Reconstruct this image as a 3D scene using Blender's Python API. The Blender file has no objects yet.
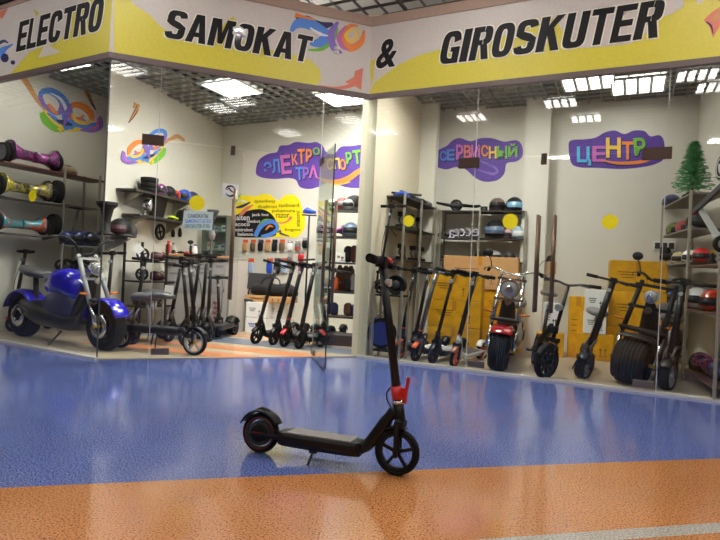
import bpy, bmesh, math, random
from mathutils import Vector, Matrix, geometry
random.seed(7)
C = bpy.context.scene
COL = C.collection
PI = math.pi
R = math.radians

# ---------------------------------------------------------------- camera
FPX, CAMH, ROLL = 550.0, 1.0, math.atan(.0467)
cam_d = bpy.data.cameras.new('camera'); cam = bpy.data.objects.new('camera', cam_d); COL.objects.link(cam)
cam_d.sensor_width = 36; cam_d.lens = FPX/720*36; cam_d.clip_start = .05
cam_d.shift_y = -.5/720
cr_, sr_ = math.cos(ROLL), math.sin(ROLL)
cam.matrix_world = Matrix(((cr_, -sr_, 0, 0), (0, 0, -1, 0), (sr_, cr_, 0, CAMH), (0, 0, 0, 1)))
C.camera = cam

# ---------------------------------------------------------------- world, exposure
w = bpy.data.worlds.new('world'); C.world = w; w.use_nodes = True
w.node_tree.nodes['Background'].inputs[0].default_value = (.8, .85, .95, 1)
w.node_tree.nodes['Background'].inputs[1].default_value = .25
C.view_settings.view_transform = 'Standard'; C.view_settings.look = 'None'
C.view_settings.gamma = 1; C.view_settings.use_curve_mapping = False
C.view_settings.exposure = 0.0
SHOP_LAMP = 36.0
SHOP_RIGHT = 6.5
SHOP_FILL = 98.0
MALL_LAMP = 18.0
NEAR_FILL = 46.0

# ---------------------------------------------------------------- authoring maths (photo pixel -> place)
def ray(px, py):
    u = px-360; v = 269.5-py
    return Vector((u*cr_-v*sr_, FPX, u*sr_+v*cr_))
def G(px, py, z=0.0):
    d = ray(px, py); t = (z-CAMH)/d.z
    return Vector((d.x*t, d.y*t, z))
def at(px, py, Y):
    d = ray(px, py)*(Y/FPX)
    return Vector((d.x, d.y, CAMH+d.z))

class Plane:
    """a vertical plane through P along angle a; (s, z) on it, o = distance out of it towards the viewer's side"""
    def __init__(s, P, a):
        s.P = Vector((P[0], P[1], 0)); a = R(a); s.d = Vector((math.cos(a), math.sin(a), 0)); s.n = Vector((math.sin(a), -math.cos(a), 0))
    def sz(s, px, py):
        d = ray(px, py); t = s.P.dot(s.n)/Vector((d.x, d.y, 0)).dot(s.n)
        p = d*t
        return ((p-s.P).dot(s.d), CAMH+p.z)
    def p(s, u, z, o=0.0):
        q = s.P+s.d*u+s.n*o; return Vector((q.x, q.y, z))
    def px(s, x, y, o=0.0):
        return s.p(*s.sz(x, y), o)

# ---------------------------------------------------------------- materials
MATS = {}
def mat(name, col, rough=.5, metal=0.0, coat=0.0, noise=0.0, nscale=40.0, bump=0.0, emit=None, es=0.0, spec=.5):
    if name in MATS: return MATS[name]
    m = bpy.data.materials.new(name); m.use_nodes = True; nt = m.node_tree; b = nt.nodes['Principled BSDF']
    c = (col[0], col[1], col[2], 1)
    b.inputs['Base Color'].default_value = c; b.inputs['Roughness'].default_value = rough
    b.inputs['Metallic'].default_value = metal; b.inputs['Coat Weight'].default_value = coat
    b.inputs['Specular IOR Level'].default_value = spec
    if emit: b.inputs['Emission Color'].default_value = (*emit, 1); b.inputs['Emission Strength'].default_value = es
    tc = nt.nodes.new('ShaderNodeTexCoord'); nz = nt.nodes.new('ShaderNodeTexNoise')
    nz.inputs['Scale'].default_value = nscale; nz.inputs['Detail'].default_value = 4
    nt.links.new(tc.outputs['Object'], nz.inputs['Vector'])
    k = noise if noise else .04
    mr = nt.nodes.new('ShaderNodeMapRange'); mr.inputs['From Min'].default_value = .3; mr.inputs['From Max'].default_value = .7
    mr.inputs['To Min'].default_value = 1-k; mr.inputs['To Max'].default_value = 1+k
    nt.links.new(nz.outputs['Fac'], mr.inputs['Value'])
    mx = nt.nodes.new('ShaderNodeVectorMath'); mx.operation = 'SCALE'; mx.inputs[0].default_value = c[:3]
    nt.links.new(mr.outputs['Result'], mx.inputs['Scale']); nt.links.new(mx.outputs['Vector'], b.inputs['Base Color'])
    if bump:
        bp = nt.nodes.new('ShaderNodeBump'); bp.inputs['Strength'].default_value = bump; bp.inputs['Distance'].default_value = .002
        nt.links.new(nz.outputs['Fac'], bp.inputs['Height']); nt.links.new(bp.outputs['Normal'], b.inputs['Normal'])
    MATS[name] = m
    return m
def srgb(r, g, b):
    f = lambda c: c/255/12.92 if c/255 <= .04045 else ((c/255+.055)/1.055)**2.4
    return (f(r), f(g), f(b))

BLACK = mat('black_paint', srgb(15, 15, 17), .42, spec=.4)
MBLACK = mat('matt_black', srgb(18, 18, 20), .6, spec=.35)
RUBBER = mat('rubber', srgb(16, 16, 17), .8, spec=.3, bump=.3, nscale=200)
GREYD = mat('dark_grey', srgb(62, 62, 64), .5)
GREY = mat('mid_grey', srgb(120, 120, 120), .5)
LGREY = mat('light_grey', srgb(170, 170, 168), .45)
CHROME = mat('chrome', (.75, .75, .76), .15, 1.0)
STEEL = mat('steel', (.55, .55, .54), .3, 1.0)
ALU = mat('aluminium_post', srgb(168, 164, 150), .4, .5)
RED = mat('red_plastic', srgb(200, 28, 32), .35, coat=.4)
REDP = mat('red_gloss', srgb(150, 12, 22), .2, coat=1.0)
BLUEP = mat('blue_gloss', srgb(38, 30, 190), .18, coat=1.0)
DBLUE = mat('dark_blue', srgb(30, 42, 95), .3, coat=.6)
ORANGE = mat('orange_plastic', srgb(225, 95, 45), .4)
YELLOW = mat('yellow_sticker', srgb(254, 234, 8), .5)
SYELLOW = mat('sign_yellow', srgb(216, 202, 62), .45)
SWHITE = mat('sign_white', srgb(214, 205, 196), .5)
SBEIGE = mat('sign_beige', srgb(176, 150, 130), .6)
TRIM = mat('sign_trim_mauve', srgb(104, 88, 86), .45)
SBLACK = mat('sign_black', srgb(20, 17, 20), .6, spec=.3)
SGREY = mat('sign_letter_edge', srgb(240, 236, 220), .5)
WHITE = mat('white_plastic', srgb(235, 235, 232), .4)
PAPER = mat('paper', srgb(238, 238, 234), .7)
WALL = mat('wall_paint', srgb(224, 221, 208), .75, noise=.02, nscale=3)
COLW = mat('column_paint', srgb(216, 205, 180), .7)
CARD = mat('cardboard', srgb(196, 150, 98), .8, noise=.06, nscale=12)
YCARD = mat('yellow_wrapped_box', srgb(216, 158, 6), .5, noise=.16, nscale=9)
TAPE = mat('parcel_tape', srgb(186, 130, 30), .3)
WOOD = mat('light_wood_edge', srgb(190, 140, 95), .5, noise=.1)
SHELFRED = mat('red_brown_board', srgb(96, 40, 36), .45)
SHELFDK = mat('dark_board', srgb(52, 48, 46), .5)
SHELFGR = mat('grey_board', srgb(120, 114, 106), .5)
DESK = mat('desk_laminate', srgb(168, 162, 156), .45)
BRONZE = mat('bronze_fitting', srgb(84, 66, 56), .35, .6)
HANDLEM = mat('door_handle_metal', srgb(122, 98, 78), .35, .6)
SEATL = mat('seat_leather', srgb(86, 86, 88), .35, coat=.3, bump=.4, nscale=60)
GALAXY = mat('galaxy_purple', srgb(130, 40, 120), .2, coat=1, noise=.6, nscale=9)
GRAFY = mat('graffiti_yellow_shell', srgb(180, 165, 50), .2, coat=1, noise=.8, nscale=14)
TEALS = mat('teal_shell', srgb(60, 150, 150), .25, coat=1, noise=.5, nscale=12)
REDS = mat('red_flame_shell', srgb(190, 60, 40), .25, coat=1, noise=.6, nscale=14)
BLUES = mat('blue_shell', srgb(40, 80, 190), .25, coat=1, noise=.4, nscale=14)
def mat2(name, a, b, scale, lo=.46, hi=.54, rough=.2, metal=.2):
    m = bpy.data.materials.new(name); m.use_nodes = True; nt = m.node_tree; p = nt.nodes['Principled BSDF']; p.inputs['Roughness'].default_value = rough; p.inputs['Metallic'].default_value = metal; p.inputs['Coat Weight'].default_value = 1
    tc = nt.nodes.new('ShaderNodeTexCoord'); nz = nt.nodes.new('ShaderNodeTexNoise'); nz.inputs['Scale'].default_value = scale; nz.inputs['Detail'].default_value = 3; nz.inputs['Distortion'].default_value = 1.2
    r = nt.nodes.new('ShaderNodeValToRGB'); e = r.color_ramp.elements; e[0].position = lo; e[0].color = (*a, 1); e[1].position = hi; e[1].color = (*b, 1)
    nt.links.new(tc.outputs['Object'], nz.inputs['Vector']); nt.links.new(nz.outputs['Fac'], r.inputs[0]); nt.links.new(r.outputs[0], p.inputs['Base Color']); return m
GALAXY = mat2('galaxy_shell', srgb(150, 60, 130), srgb(70, 34, 84), 11); GRAFY = mat2('yellow_graffiti_shell', srgb(196, 182, 60), srgb(96, 92, 96), 13); TEALS = mat2('teal_flame_shell', srgb(80, 160, 170), srgb(206, 84, 56), 8); DBLUE2 = mat2('navy_pattern', srgb(28, 40, 96), srgb(40, 90, 160), 12)
GREEN = mat('tree_needles', srgb(78, 156, 96), .7, noise=.3)
GREEN2 = mat('graffiti_green', srgb(120, 190, 60), .6)
PURPLE = mat('graffiti_purple', srgb(92, 62, 158), .6)
PINK = mat('graffiti_pink', srgb(206, 110, 186), .6)
GBLUE = mat('graffiti_blue', srgb(84, 140, 224), .6)
GORANGE = mat('graffiti_orange', srgb(240, 140, 60), .6)
GYELL = mat('graffiti_yellow', srgb(248, 208, 80), .6)
GSALM = mat('graffiti_salmon', srgb(226, 128, 104), .6)
GTAN = mat('graffiti_tan', srgb(206, 152, 96), .6)
GNAVY = mat('graffiti_navy', srgb(40, 40, 90), .6)
GWHITE = mat('graffiti_white', srgb(238, 236, 240), .6)
LAV = mat('graffiti_lavender', srgb(140, 110, 200), .6)
BRASS = mat('brass_nut', srgb(200, 160, 50), .3, .8)

def floor_material():
    """mall linoleum: blue, an orange field with a pale stripe in front; all laid out in metres"""
    m = bpy.data.materials.new('mall_linoleum'); m.use_nodes = True; nt = m.node_tree; L = nt.links; N = nt.nodes
    b = N['Principled BSDF']; tc = N.new('ShaderNodeTexCoord'); sp = N.new('ShaderNodeSeparateXYZ'); L.new(tc.outputs['Object'], sp.inputs[0])
    def mth(op, a, c=None):
        n = N.new('ShaderNodeMath'); n.operation = op
        for i, q in enumerate((a, c)):
            if q is None: continue
            if isinstance(q, (int, float)): n.inputs[i].default_value = q
            else: L.new(q, n.inputs[i])
        return n.outputs[0]
    xs = mth('MULTIPLY', sp.outputs['X'], .239)
    t = mth('SUBTRACT', sp.outputs['Y'], xs)             # distance across the stripes
    bow = mth('MULTIPLY', mth('MULTIPLY', sp.outputs['X'], sp.outputs['X']), .004)
    t = mth('ADD', t, bow)
    orange = mth('LESS_THAN', t, 2.705)
    stripe = mth('MULTIPLY', mth('LESS_THAN', t, 1.965), mth('GREATER_THAN', t, 1.885))
    def noise(scale, detail=3, vec=None):
        n = N.new('ShaderNodeTexNoise'); n.inputs['Scale'].default_value = scale; n.inputs['Detail'].default_value = detail
        L.new(vec if vec else tc.outputs['Object'], n.inputs['Vector']); return n.outputs['Fac']
    def ramp(fac, stops):
        r = N.new('ShaderNodeValToRGB'); e = r.color_ramp.elements
        e[0].position, e[0].color = stops[0][0], (*stops[0][1], 1); e[1].position, e[1].color = stops[-1][0], (*stops[-1][1], 1)
        for p_, c_ in stops[1:-1]: q = e.new(p_); q.color = (*c_, 1)
        L.new(fac, r.inputs[0]); return r.outputs[0]
    fine = noise(125, 2)
    blue = ramp(fine, [(.36, srgb(56, 68, 124)), (.5, srgb(88, 106, 176)), (.62, srgb(140, 156, 210))])
    org = ramp(fine, [(.36, srgb(104, 60, 30)), (.45, srgb(202, 132, 76)), (.64, srgb(220, 152, 96))])
    pale = ramp(fine, [(.36, srgb(150, 142, 130)), (.6, srgb(208, 202, 190))])
    def mix(f, a, c):
        n = N.new('ShaderNodeMix'); n.data_type = 'RGBA'; L.new(f, n.inputs[0]); L.new(a, n.inputs[6]); L.new(c, n.inputs[7]); return n.outputs[2]
    col = mix(stripe, mix(orange, blue, org), pale)
    # scuffs and wear, as long thin scratches
    mp = N.new('ShaderNodeMapping'); mp.inputs['Scale'].default_value = (.35, 26, 1); mp.inputs['Rotation'].default_value = (0, 0, .3); L.new(tc.outputs['Object'], mp.inputs[0])
    sc = ramp(noise(2.2, 6, mp.outputs[0]), [(.66, (0, 0, 0)), (.82, (.12, .12, .12))])
    n = N.new('ShaderNodeMix'); n.data_type = 'RGBA'; n.blend_type = 'ADD'; n.inputs[0].default_value = .28; L.new(col, n.inputs[6]); L.new(sc, n.inputs[7])
    big = ramp(noise(1.3, 3), [(.3, (.90, .90, .90)), (.7, (1.08, 1.08, 1.08))])
    n2 = N.new('ShaderNodeMix'); n2.data_type = 'RGBA'; n2.blend_type = 'MULTIPLY'; n2.inputs[0].default_value = 1; L.new(n.outputs[2], n2.inputs[6]); L.new(big, n2.inputs[7])
    L.new(n2.outputs[2], b.inputs['Base Color']); b.inputs['Coat Weight'].default_value = .6; b.inputs['Coat Roughness'].default_value = .10
    rr = N.new('ShaderNodeMapRange'); rr.inputs['To Min'].default_value = .08; rr.inputs['To Max'].default_value = .22; L.new(noise(6, 5), rr.inputs['Value']); L.new(rr.outputs[0], b.inputs['Roughness'])
    bp = N.new('ShaderNodeBump'); bp.inputs['Strength'].default_value = .05; bp.inputs['Distance'].default_value = .01; L.new(noise(5, 2), bp.inputs['Height']); L.new(bp.outputs[0], b.inputs['Normal'])
    return m

def glass_material(name, tint=(.955, .975, .965), k=1.0):
    m = bpy.data.materials.new(name); m.use_nodes = True; nt = m.node_tree; nt.nodes.clear()
    o = nt.nodes.new('ShaderNodeOutputMaterial'); t = nt.nodes.new('ShaderNodeBsdfTransparent'); g = nt.nodes.new('ShaderNodeBsdfGlossy')
    t.inputs[0].default_value = (*tint, 1); g.inputs['Roughness'].default_value = .01; g.inputs[0].default_value = (k, k, k, 1)
    f = nt.nodes.new('ShaderNodeFresnel'); ge = nt.nodes.new('ShaderNodeNewGeometry')
    io = nt.nodes.new('ShaderNodeMapRange'); io.inputs['To Min'].default_value = 1.42; io.inputs['To Max'].default_value = 1/1.42   # same reflectance on both faces of the sheet
    nt.links.new(ge.outputs['Backfacing'], io.inputs['Value']); nt.links.new(io.outputs[0], f.inputs[0])
    mx = nt.nodes.new('ShaderNodeMixShader'); nt.links.new(f.outputs[0], mx.inputs[0]); nt.links.new(t.outputs[0], mx.inputs[1]); nt.links.new(g.outputs[0], mx.inputs[2])
    nt.links.new(mx.outputs[0], o.inputs[0]); return m
GLASS = glass_material('shopfront_glass')
GLASSD = glass_material('door_glass', (.86, .93, .90))
GEDGE = mat('glass_edge', srgb(120, 135, 128), .2)
LAMPM = {}
def lamp_mat(name, s):
    m = bpy.data.materials.new(name); m.use_nodes = True; nt = m.node_tree; b = nt.nodes['Principled BSDF']
    b.inputs['Emission Color'].default_value = (1, .975, .93, 1); b.inputs['Emission Strength'].default_value = s
    b.inputs['Base Color'].default_value = (.8, .8, .8, 1)
    return m
SHOPL = lamp_mat('shop_lamp_diffuser', SHOP_LAMP); RIGHTL = lamp_mat('shop_right_diffuser', SHOP_RIGHT); FRONTFILL = lamp_mat('shop_front_fill', SHOP_FILL); MALLL = lamp_mat('mall_lamp_diffuser', MALL_LAMP); NEARFILL = lamp_mat('mall_near_fill', NEAR_FILL)

# ---------------------------------------------------------------- mesh helpers
def frame(axis, up=None):
    a = Vector(axis).normalized(); u = Vector(up) if up else (Vector((0, 0, 1)) if abs(a.z) < .9 else Vector((1, 0, 0)))
    x = u.cross(a).normalized(); y = a.cross(x).normalized()
    return x, y, a
WORLDP = {}
def wthing(name, label, cat, loc, rz, group=None):
    """a thing whose parts are given in the room's frame"""
    o = thing(name, label, cat, loc, rz, group); WORLDP[o.name] = Matrix.Translation(Vector(loc)) @ Matrix.Rotation(rz, 4, 'Z'); return o
def ang2(v): return math.atan2(v.y, v.x)
class MB:
    def __init__(s): s.v = []; s.f = []; s.sm = []
    def add(s, vs, fs, smooth=False):
        k = len(s.v); s.v += [Vector(q) for q in vs]; s.f += [tuple(i+k for i in f) for f in fs]; s.sm += [smooth]*len(fs); return s
    def box(s, c, size, rot=None, rz=0.0):
        x, y, z = [q/2 for q in size]
        m = rot if rot else Matrix.Rotation(rz, 3, 'Z')
        vs = [Vector(c)+m @ Vector((i*x, j*y, k*z)) for i in (-1, 1) for j in (-1, 1) for k in (-1, 1)]
        return s.add(vs, [(0, 1, 3, 2), (4, 6, 7, 5), (0, 4, 5, 1), (2, 3, 7, 6), (0, 2, 6, 4), (1, 5, 7, 3)])
    def bar(s, p0, p1, wx, wy, up=None):
        p0, p1 = Vector(p0), Vector(p1); x, y, a = frame(p1-p0, up)
        vs = [p+x*i*wx/2+y*j*wy/2 for p in (p0, p1) for i, j in ((-1, -1), (1, -1), (1, 1), (-1, 1))]
        return s.add(vs, [(3, 2, 1, 0), (4, 5, 6, 7), (0, 1, 5, 4), (1, 2, 6, 5), (2, 3, 7, 6), (3, 0, 4, 7)])
    def rings(s, rings, cap=True, smooth=True, closed=False):
        n = len(rings[0]); vs = [q for r_ in rings for q in r_]; fs = []
        m = len(rings)
        for i in range(m if closed else m-1):
            j = (i+1) % m
            for k in range(n): fs.append((i*n+k, i*n+(k+1) % n, j*n+(k+1) % n, j*n+k))
        s.add(vs, fs, smooth)
        if cap and not closed:
            b = len(s.v)-len(vs)
            s.f += [tuple(b+k for k in reversed(range(n))), tuple(b+(m-1)*n+k for k in range(n))]; s.sm += [False, False]
        return s
    def tube(s, pts, r, n=10, up=None, flat=1.0, cap=True, closed=False):
        pts = [Vector(p) for p in pts]; m = len(pts); rr = r if isinstance(r, (list, tuple)) else [r]*m
        out = []; px = None
        for i, p in enumerate(pts):
            if closed: t = (pts[(i+1) % m]-pts[i-1])
            else: t = (pts[min(i+1, m-1)]-pts[max(i-1, 0)])
            t.normalize()
            if px is None: x, y, _ = frame(t, up)
            else:
                x = (px-t*px.dot(t)); 
                if x.length < 1e-5: x, y, _ = frame(t, up)
                x.normalize(); y = t.cross(x)
            px = x
            out.append([p+x*math.cos(2*PI*k/n)*rr[i]+y*math.sin(2*PI*k/n)*rr[i]*flat for k in range(n)])
        return s.rings(out, cap, True, closed)
    def curve(s, pts, r, n=8, seg=6, **k):
        return s.tube(smooth_path(pts, seg), r, n, **k)
    def cyl(s, p0, p1, r0, r1=None, n=16):
        return s.tube([p0, p1], [r0, r0 if r1 is None else r1], n)
    def lathe(s, prof, c=(0, 0, 0), axis=(0, 0, 1), n=24, smooth=True, closed=False):
        x, y, a = frame(axis); c = Vector(c)
        rg = [[c+a*h+(x*math.cos(2*PI*k/n)+y*math.sin(2*PI*k/n))*max(r_, 1e-4) for k in range(n)] for r_, h in prof]
        return s.rings(rg, not closed, smooth, closed)
    def ell(s, c, rad, n=16, m=10, rot=None, zmin=-1.0):
        c = Vector(c); rg = []
        a0 = math.asin(max(-1, min(1, zmin)))
        for i in range(m+1):
            a = a0+(PI/2-a0)*i/m
            a = max(-PI/2+.02, min(PI/2-.02, a))
            ring = [Vector((rad[0]*math.cos(a)*math.cos(2*PI*k/n), rad[1]*math.cos(a)*math.sin(2*PI*k/n), rad[2]*math.sin(a))) for k in range(n)]
            rg.append([c+(rot @ q if rot else q) for q in ring])
        return s.rings(rg)
    def loft(s, secs, n=16, pw=2.6, axis='x', cap=True):
        """sections (x, y, z, half width, half height) along x: rounded-box rings"""
        rg = []
        for (x, y, z, hw, hh) in secs:
            ring = []
            for k in range(n):
                a = 2*PI*(k+.5)/n; c_, s_ = math.cos(a), math.sin(a)
                ring.append(Vector((x, y+hw*math.copysign(abs(c_)**(2/pw), c_), z+hh*math.copysign(abs(s_)**(2/pw), s_))))
            rg.append(ring)
        return s.rings(rg, cap)
    def prism(s, pts2, fn, t0, t1):
        """polygon of (u, v) points mapped by fn(u, v, t) and given thickness from t0 to t1"""
        n = len(pts2); tri = geometry.tessellate_polygon([[Vector((p[0], p[1], 0)) for p in pts2]])
        vs = [fn(p[0], p[1], t0) for p in pts2]+[fn(p[0], p[1], t1) for p in pts2]
        area = sum(pts2[i][0]*pts2[(i+1) % n][1]-pts2[(i+1) % n][0]*pts2[i][1] for i in range(n))
        fs = [tuple(t) for t in tri]+[tuple(i+n for i in reversed(t)) for t in tri]
        fs += [(i, (i+1) % n, (i+1) % n+n, i+n) for i in range(n)]
        return s.add(vs, fs)
    def xf(s, m):
        s.v = [m @ q for q in s.v]; return s
    def build(s, name, material, parent=None, bev=0.0, loc=None, rot=None, seg=2, org=None):
        # org = (point, rz): geometry given in the room's frame is stored about that base; things in WORLDP give their own base
        if org is None and parent is not None and parent.name in WORLDP: inv = WORLDP[parent.name].inverted(); s.v = [inv @ q for q in s.v]
        if org is not None:
            mo = Matrix.Translation(Vector((org[0][0], org[0][1], org[0][2] if len(org[0]) > 2 else 0))) @ Matrix.Rotation(org[1], 4, 'Z'); inv = mo.inverted(); s.v = [inv @ q for q in s.v]
            loc = mo.to_translation(); rot = (0, 0, org[1])
        me = bpy.data.meshes.new(name); me.from_pydata([tuple(q) for q in s.v], [], s.f)
        for p, q in zip(me.polygons, s.sm): p.use_smooth = q
        bm = bmesh.new(); bm.from_mesh(me)
        if bev:
            ed = [e for e in bm.edges if len(e.link_faces) == 2 and e.calc_face_angle(0) > .5]
            bmesh.ops.bevel(bm, geom=ed, offset=bev, segments=seg, affect='EDGES', profile=.5, clamp_overlap=True)
        bmesh.ops.recalc_face_normals(bm, faces=bm.faces); bm.to_mesh(me); bm.free()
        o = bpy.data.objects.new(name, me); COL.objects.link(o)
        me.materials.append(material)
        if parent: o.parent = parent
        if loc is not None: o.location = loc
        if rot is not None: o.rotation_euler = rot
        return o
def smooth_path(pts, seg=6):
    pts = [Vector(p) for p in pts]; out = []
    for i in range(len(pts)-1):
        p0 = pts[max(i-1, 0)]; p1 = pts[i]; p2 = pts[i+1]; p3 = pts[min(i+2, len(pts)-1)]
        for k in range(seg):
            t = k/seg; out.append(.5*((2*p1)+(p2-p0)*t+(2*p0-5*p1+4*p2-p3)*t*t+(3*p1-p0-3*p2+p3)*t**3))
    out.append(pts[-1]); return out

def tag(o, label=None, cat=None, group=None, kind=None):
    if label: o['label'] = label
    if cat: o['category'] = cat
    if group: o['group'] = group
    if kind: o['kind'] = kind
    return o
def thing(name, label, cat, loc=(0, 0, 0), rz=0.0, group=None, lean=0.0, pitch=0.0):
    o = bpy.data.objects.new(name, None); COL.objects.link(o); o.empty_display_size = .1
    o.location = loc; o.rotation_euler = (lean, pitch, rz); return tag(o, label, cat, group)
def struct(mb, name, m, **k): return tag(mb.build(name, m, **k), kind='structure')
def dup(root, label, loc, rz=0.0, group=None, lean=0.0, pitch=0.0, swap=None):
    def cp(o, parent):
        c = o.copy(); COL.objects.link(c); c.parent = parent
        if swap and c.type == 'MESH' and c.data.materials and c.data.materials[0].name in swap:
            c.data = c.data.copy(); c.data.materials[0] = swap[c.data.materials[0].name]
        for ch in o.children: cp(ch, c)
        return c
    r_ = cp(root, None); r_.location = loc; r_.rotation_euler = (lean, pitch, rz); r_['label'] = label
    if group: r_['group'] = group
    return r_

# text: a glyph or a word as a mesh, normalised to a unit box
_tc = {}
def glyphs(txt, bold=.02, shear=0.0):
    k = (txt, bold, shear)
    if k in _tc: return _tc[k]
    cu = bpy.data.curves.new('t', 'FONT'); cu.body = txt; cu.offset = bold; cu.shear = shear; cu.resolution_u = 3; cu.fill_mode = 'FRONT'
    o = bpy.data.objects.new('t', cu); COL.objects.link(o); bpy.context.view_layer.update()
    me = bpy.data.meshes.new_from_object(o.evaluated_get(bpy.context.evaluated_depsgraph_get()))
    vs = [v.co.copy() for v in me.vertices]; fs = [tuple(p.vertices) for p in me.polygons]
    bpy.data.objects.remove(o); bpy.data.curves.remove(cu); bpy.data.meshes.remove(me)
    x0 = min(v.x for v in vs); x1 = max(v.x for v in vs); y0 = min(v.y for v in vs); y1 = max(v.y for v in vs)
    # outline edges for thickness
    cnt = {}
    for f in fs:
        for i in range(len(f)):
            e = (f[i], f[(i+1) % len(f)]); cnt[tuple(sorted(e))] = cnt.get(tuple(sorted(e)), 0)+1
    rim = [(f[i], f[(i+1) % len(f)]) for f in fs for i in range(len(f)) if cnt[tuple(sorted((f[i], f[(i+1) % len(f)])))] == 1]
    out = ([((v.x-x0)/(x1-x0), (v.y-y0)/(y1-y0)) for v in vs], fs, rim)
    _tc[k] = out; return out
def text(mb, txt, fn, u0, u1, v0, v1, t0, t1, bold=.02, shear=0.0, rot=0.0, flip=False):
    vs, fs, rim = glyphs(txt, bold, shear); n = len(vs)
    cu, cv = (u0+u1)/2, (v0+v1)/2; cr, sr = math.cos(rot), math.sin(rot)
    def q(p):
        a = (p[0]-.5)*(u1-u0)*(-1 if flip else 1); b = (p[1]-.5)*(v1-v0)
        return cu+a*cr-b*sr, cv+a*sr+b*cr
    P = [q(p) for p in vs]
    mb.add([fn(a, b, t0) for a, b in P]+[fn(a, b, t1) for a, b in P], [tuple(i+n for i in f) for f in fs]+[(a, b, b+n, a+n) for a, b in rim])
    return mb

# drawing on a plane with photo pixels
class Draw:
    def __init__(s, plane, parent, zlim=None, ulim=None): s.pl = plane; s.par = parent; s.z = zlim; s.u = ulim
    def fn(s, x, y, t):
        u, z = s.pl.sz(x, y)
        if s.u: u = max(s.u[0], min(s.u[1], u))
        if s.z: z = max(s.z[0], min(s.z[1], z))
        return s.pl.p(u, z, t)
    def poly(s, name, pts, m, t0, t1, seg=0):
        if seg:
            q = [Vector((x, y, 0)) for x, y in pts]; n = len(q); out = []
            for i in range(n):
                p0, p1, p2, p3 = q[i-1], q[i], q[(i+1) % n], q[(i+2) % n]
                for k in range(seg):
                    t = k/seg; out.append(.5*((2*p1)+(p2-p0)*t+(2*p0-5*p1+4*p2-p3)*t*t+(3*p1-p0-3*p2+p3)*t**3))
            pts = [(v.x, v.y) for v in out]
        b = MB(); b.prism(pts, s.fn, t0, t1); return b.build(name, m, s.par)
    def ribbon(s, name, pts, wd, m, t0, t1, seg=5):
        q = smooth_path([(x, y, 0) for x, y in pts], seg); n = len(q); L = []; Rr = []
        for i, p in enumerate(q):
            t = (q[min(i+1, n-1)]-q[max(i-1, 0)]).normalized(); f = i/(n-1)*(len(wd)-1); j = min(int(f), len(wd)-2); ww = wd[j]+(wd[j+1]-wd[j])*(f-j)
            nn = Vector((-t.y, t.x, 0))*ww/2; L.append(p+nn); Rr.append(p-nn)
        b = MB()
        a = [s.fn(p.x, p.y, t1) for p in L]; c = [s.fn(p.x, p.y, t1) for p in Rr]; a0 = [s.fn(p.x, p.y, t0) for p in L]; c0 = [s.fn(p.x, p.y, t0) for p in Rr]
        b.rings([[a[i], c[i], c0[i], a0[i]] for i in range(n)], smooth=False)
        return b.build(name, m, s.par)
    def word(s, name, txt, x0, y0, x1, y1, m, t0, t1, bold=.03, shear=0.0, rot=0.0, flip=False):
        b = MB(); text(b, txt, lambda u, v, t: s.fn(u, -v, t), x0, x1, -y1, -y0, t0, t1, bold, shear, rot, flip)
        return b.build(name, m, s.par)

# ================================================================ STRUCTURE
A = G(97, 359.5).xy; B = Vector((.01, 6.30)); Rr_ = Vector((3.17, 4.76))
L0 = A+Vector((-math.cos(R(28.7)), math.sin(R(28.7))))*2.5
R1 = B+(Rr_-B).normalized()*3.95
FAC = [L0, A, B, R1]
PL1 = Plane(A, -28.7); PL2 = Plane(A, math.degrees(math.atan2((B-A).y, (B-A).x))); PL3 = Plane(B, math.degrees(math.atan2((Rr_-B).y, (Rr_-B).x)))
def offs(poly, d):
    """mitred offset of the facade polyline, d > 0 towards the mall"""
    out = []
    ns = []
    for i in range(len(poly)-1):
        t = (poly[i+1]-poly[i]).normalized(); ns.append(Vector((t.y, -t.x)))
    for i, p in enumerate(poly):
        if i == 0: out.append(p+ns[0]*d)
        elif i == len(poly)-1: out.append(p+ns[-1]*d)
        else:
            m = (ns[i-1]+ns[i]).normalized(); out.append(p+m*(d/m.dot(ns[i])))
    return out
def ribbon_seg(i, d0, d1, z0, z1):
    a, b = offs(FAC, d0), offs(FAC, d1); mb = MB()
    q = [a[i], a[i+1], b[i+1], b[i]]
    mb.add([(p.x, p.y, z) for z in (z0, z1) for p in q], [(3, 2, 1, 0), (4, 5, 6, 7), (0, 1, 5, 4), (1, 2, 6, 5), (2, 3, 7, 6), (3, 0, 4, 7)])
    return mb
# mall floor and shop floor
fl = MB(); fl.add([(-14, -9, 0), (14, -9, 0), (14, 12, 0), (-14, 12, 0)], [(0, 1, 2, 3)]); struct(fl, 'floor', floor_material())
SHOPF = mat('shop_floor', srgb(176, 160, 134), .35, noise=.08, nscale=6)
cc = Vector((-2.55, 9.79)); w1 = Vector((-3.237, 6.88)); w1b = Vector((-3.95, 8.45)); w2 = Vector((-4.74, 6.60)); 
pc = Vector((.95, 8.05)); rr = Vector((4.25, 7.05))
sf = MB(); n_ = offs(FAC, -.02)
pts = [n_[0], n_[1], n_[2], n_[3], rr+Vector((0, .1)), Vector((.95, 8.4)), cc, Vector((-4.6, 9.2))]
sf.prism([(p.x, p.y) for p in pts], lambda a, b, t: Vector((a, b, t)), .0005, .004)
struct(sf, 'floor_shop', SHOPF)
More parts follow.
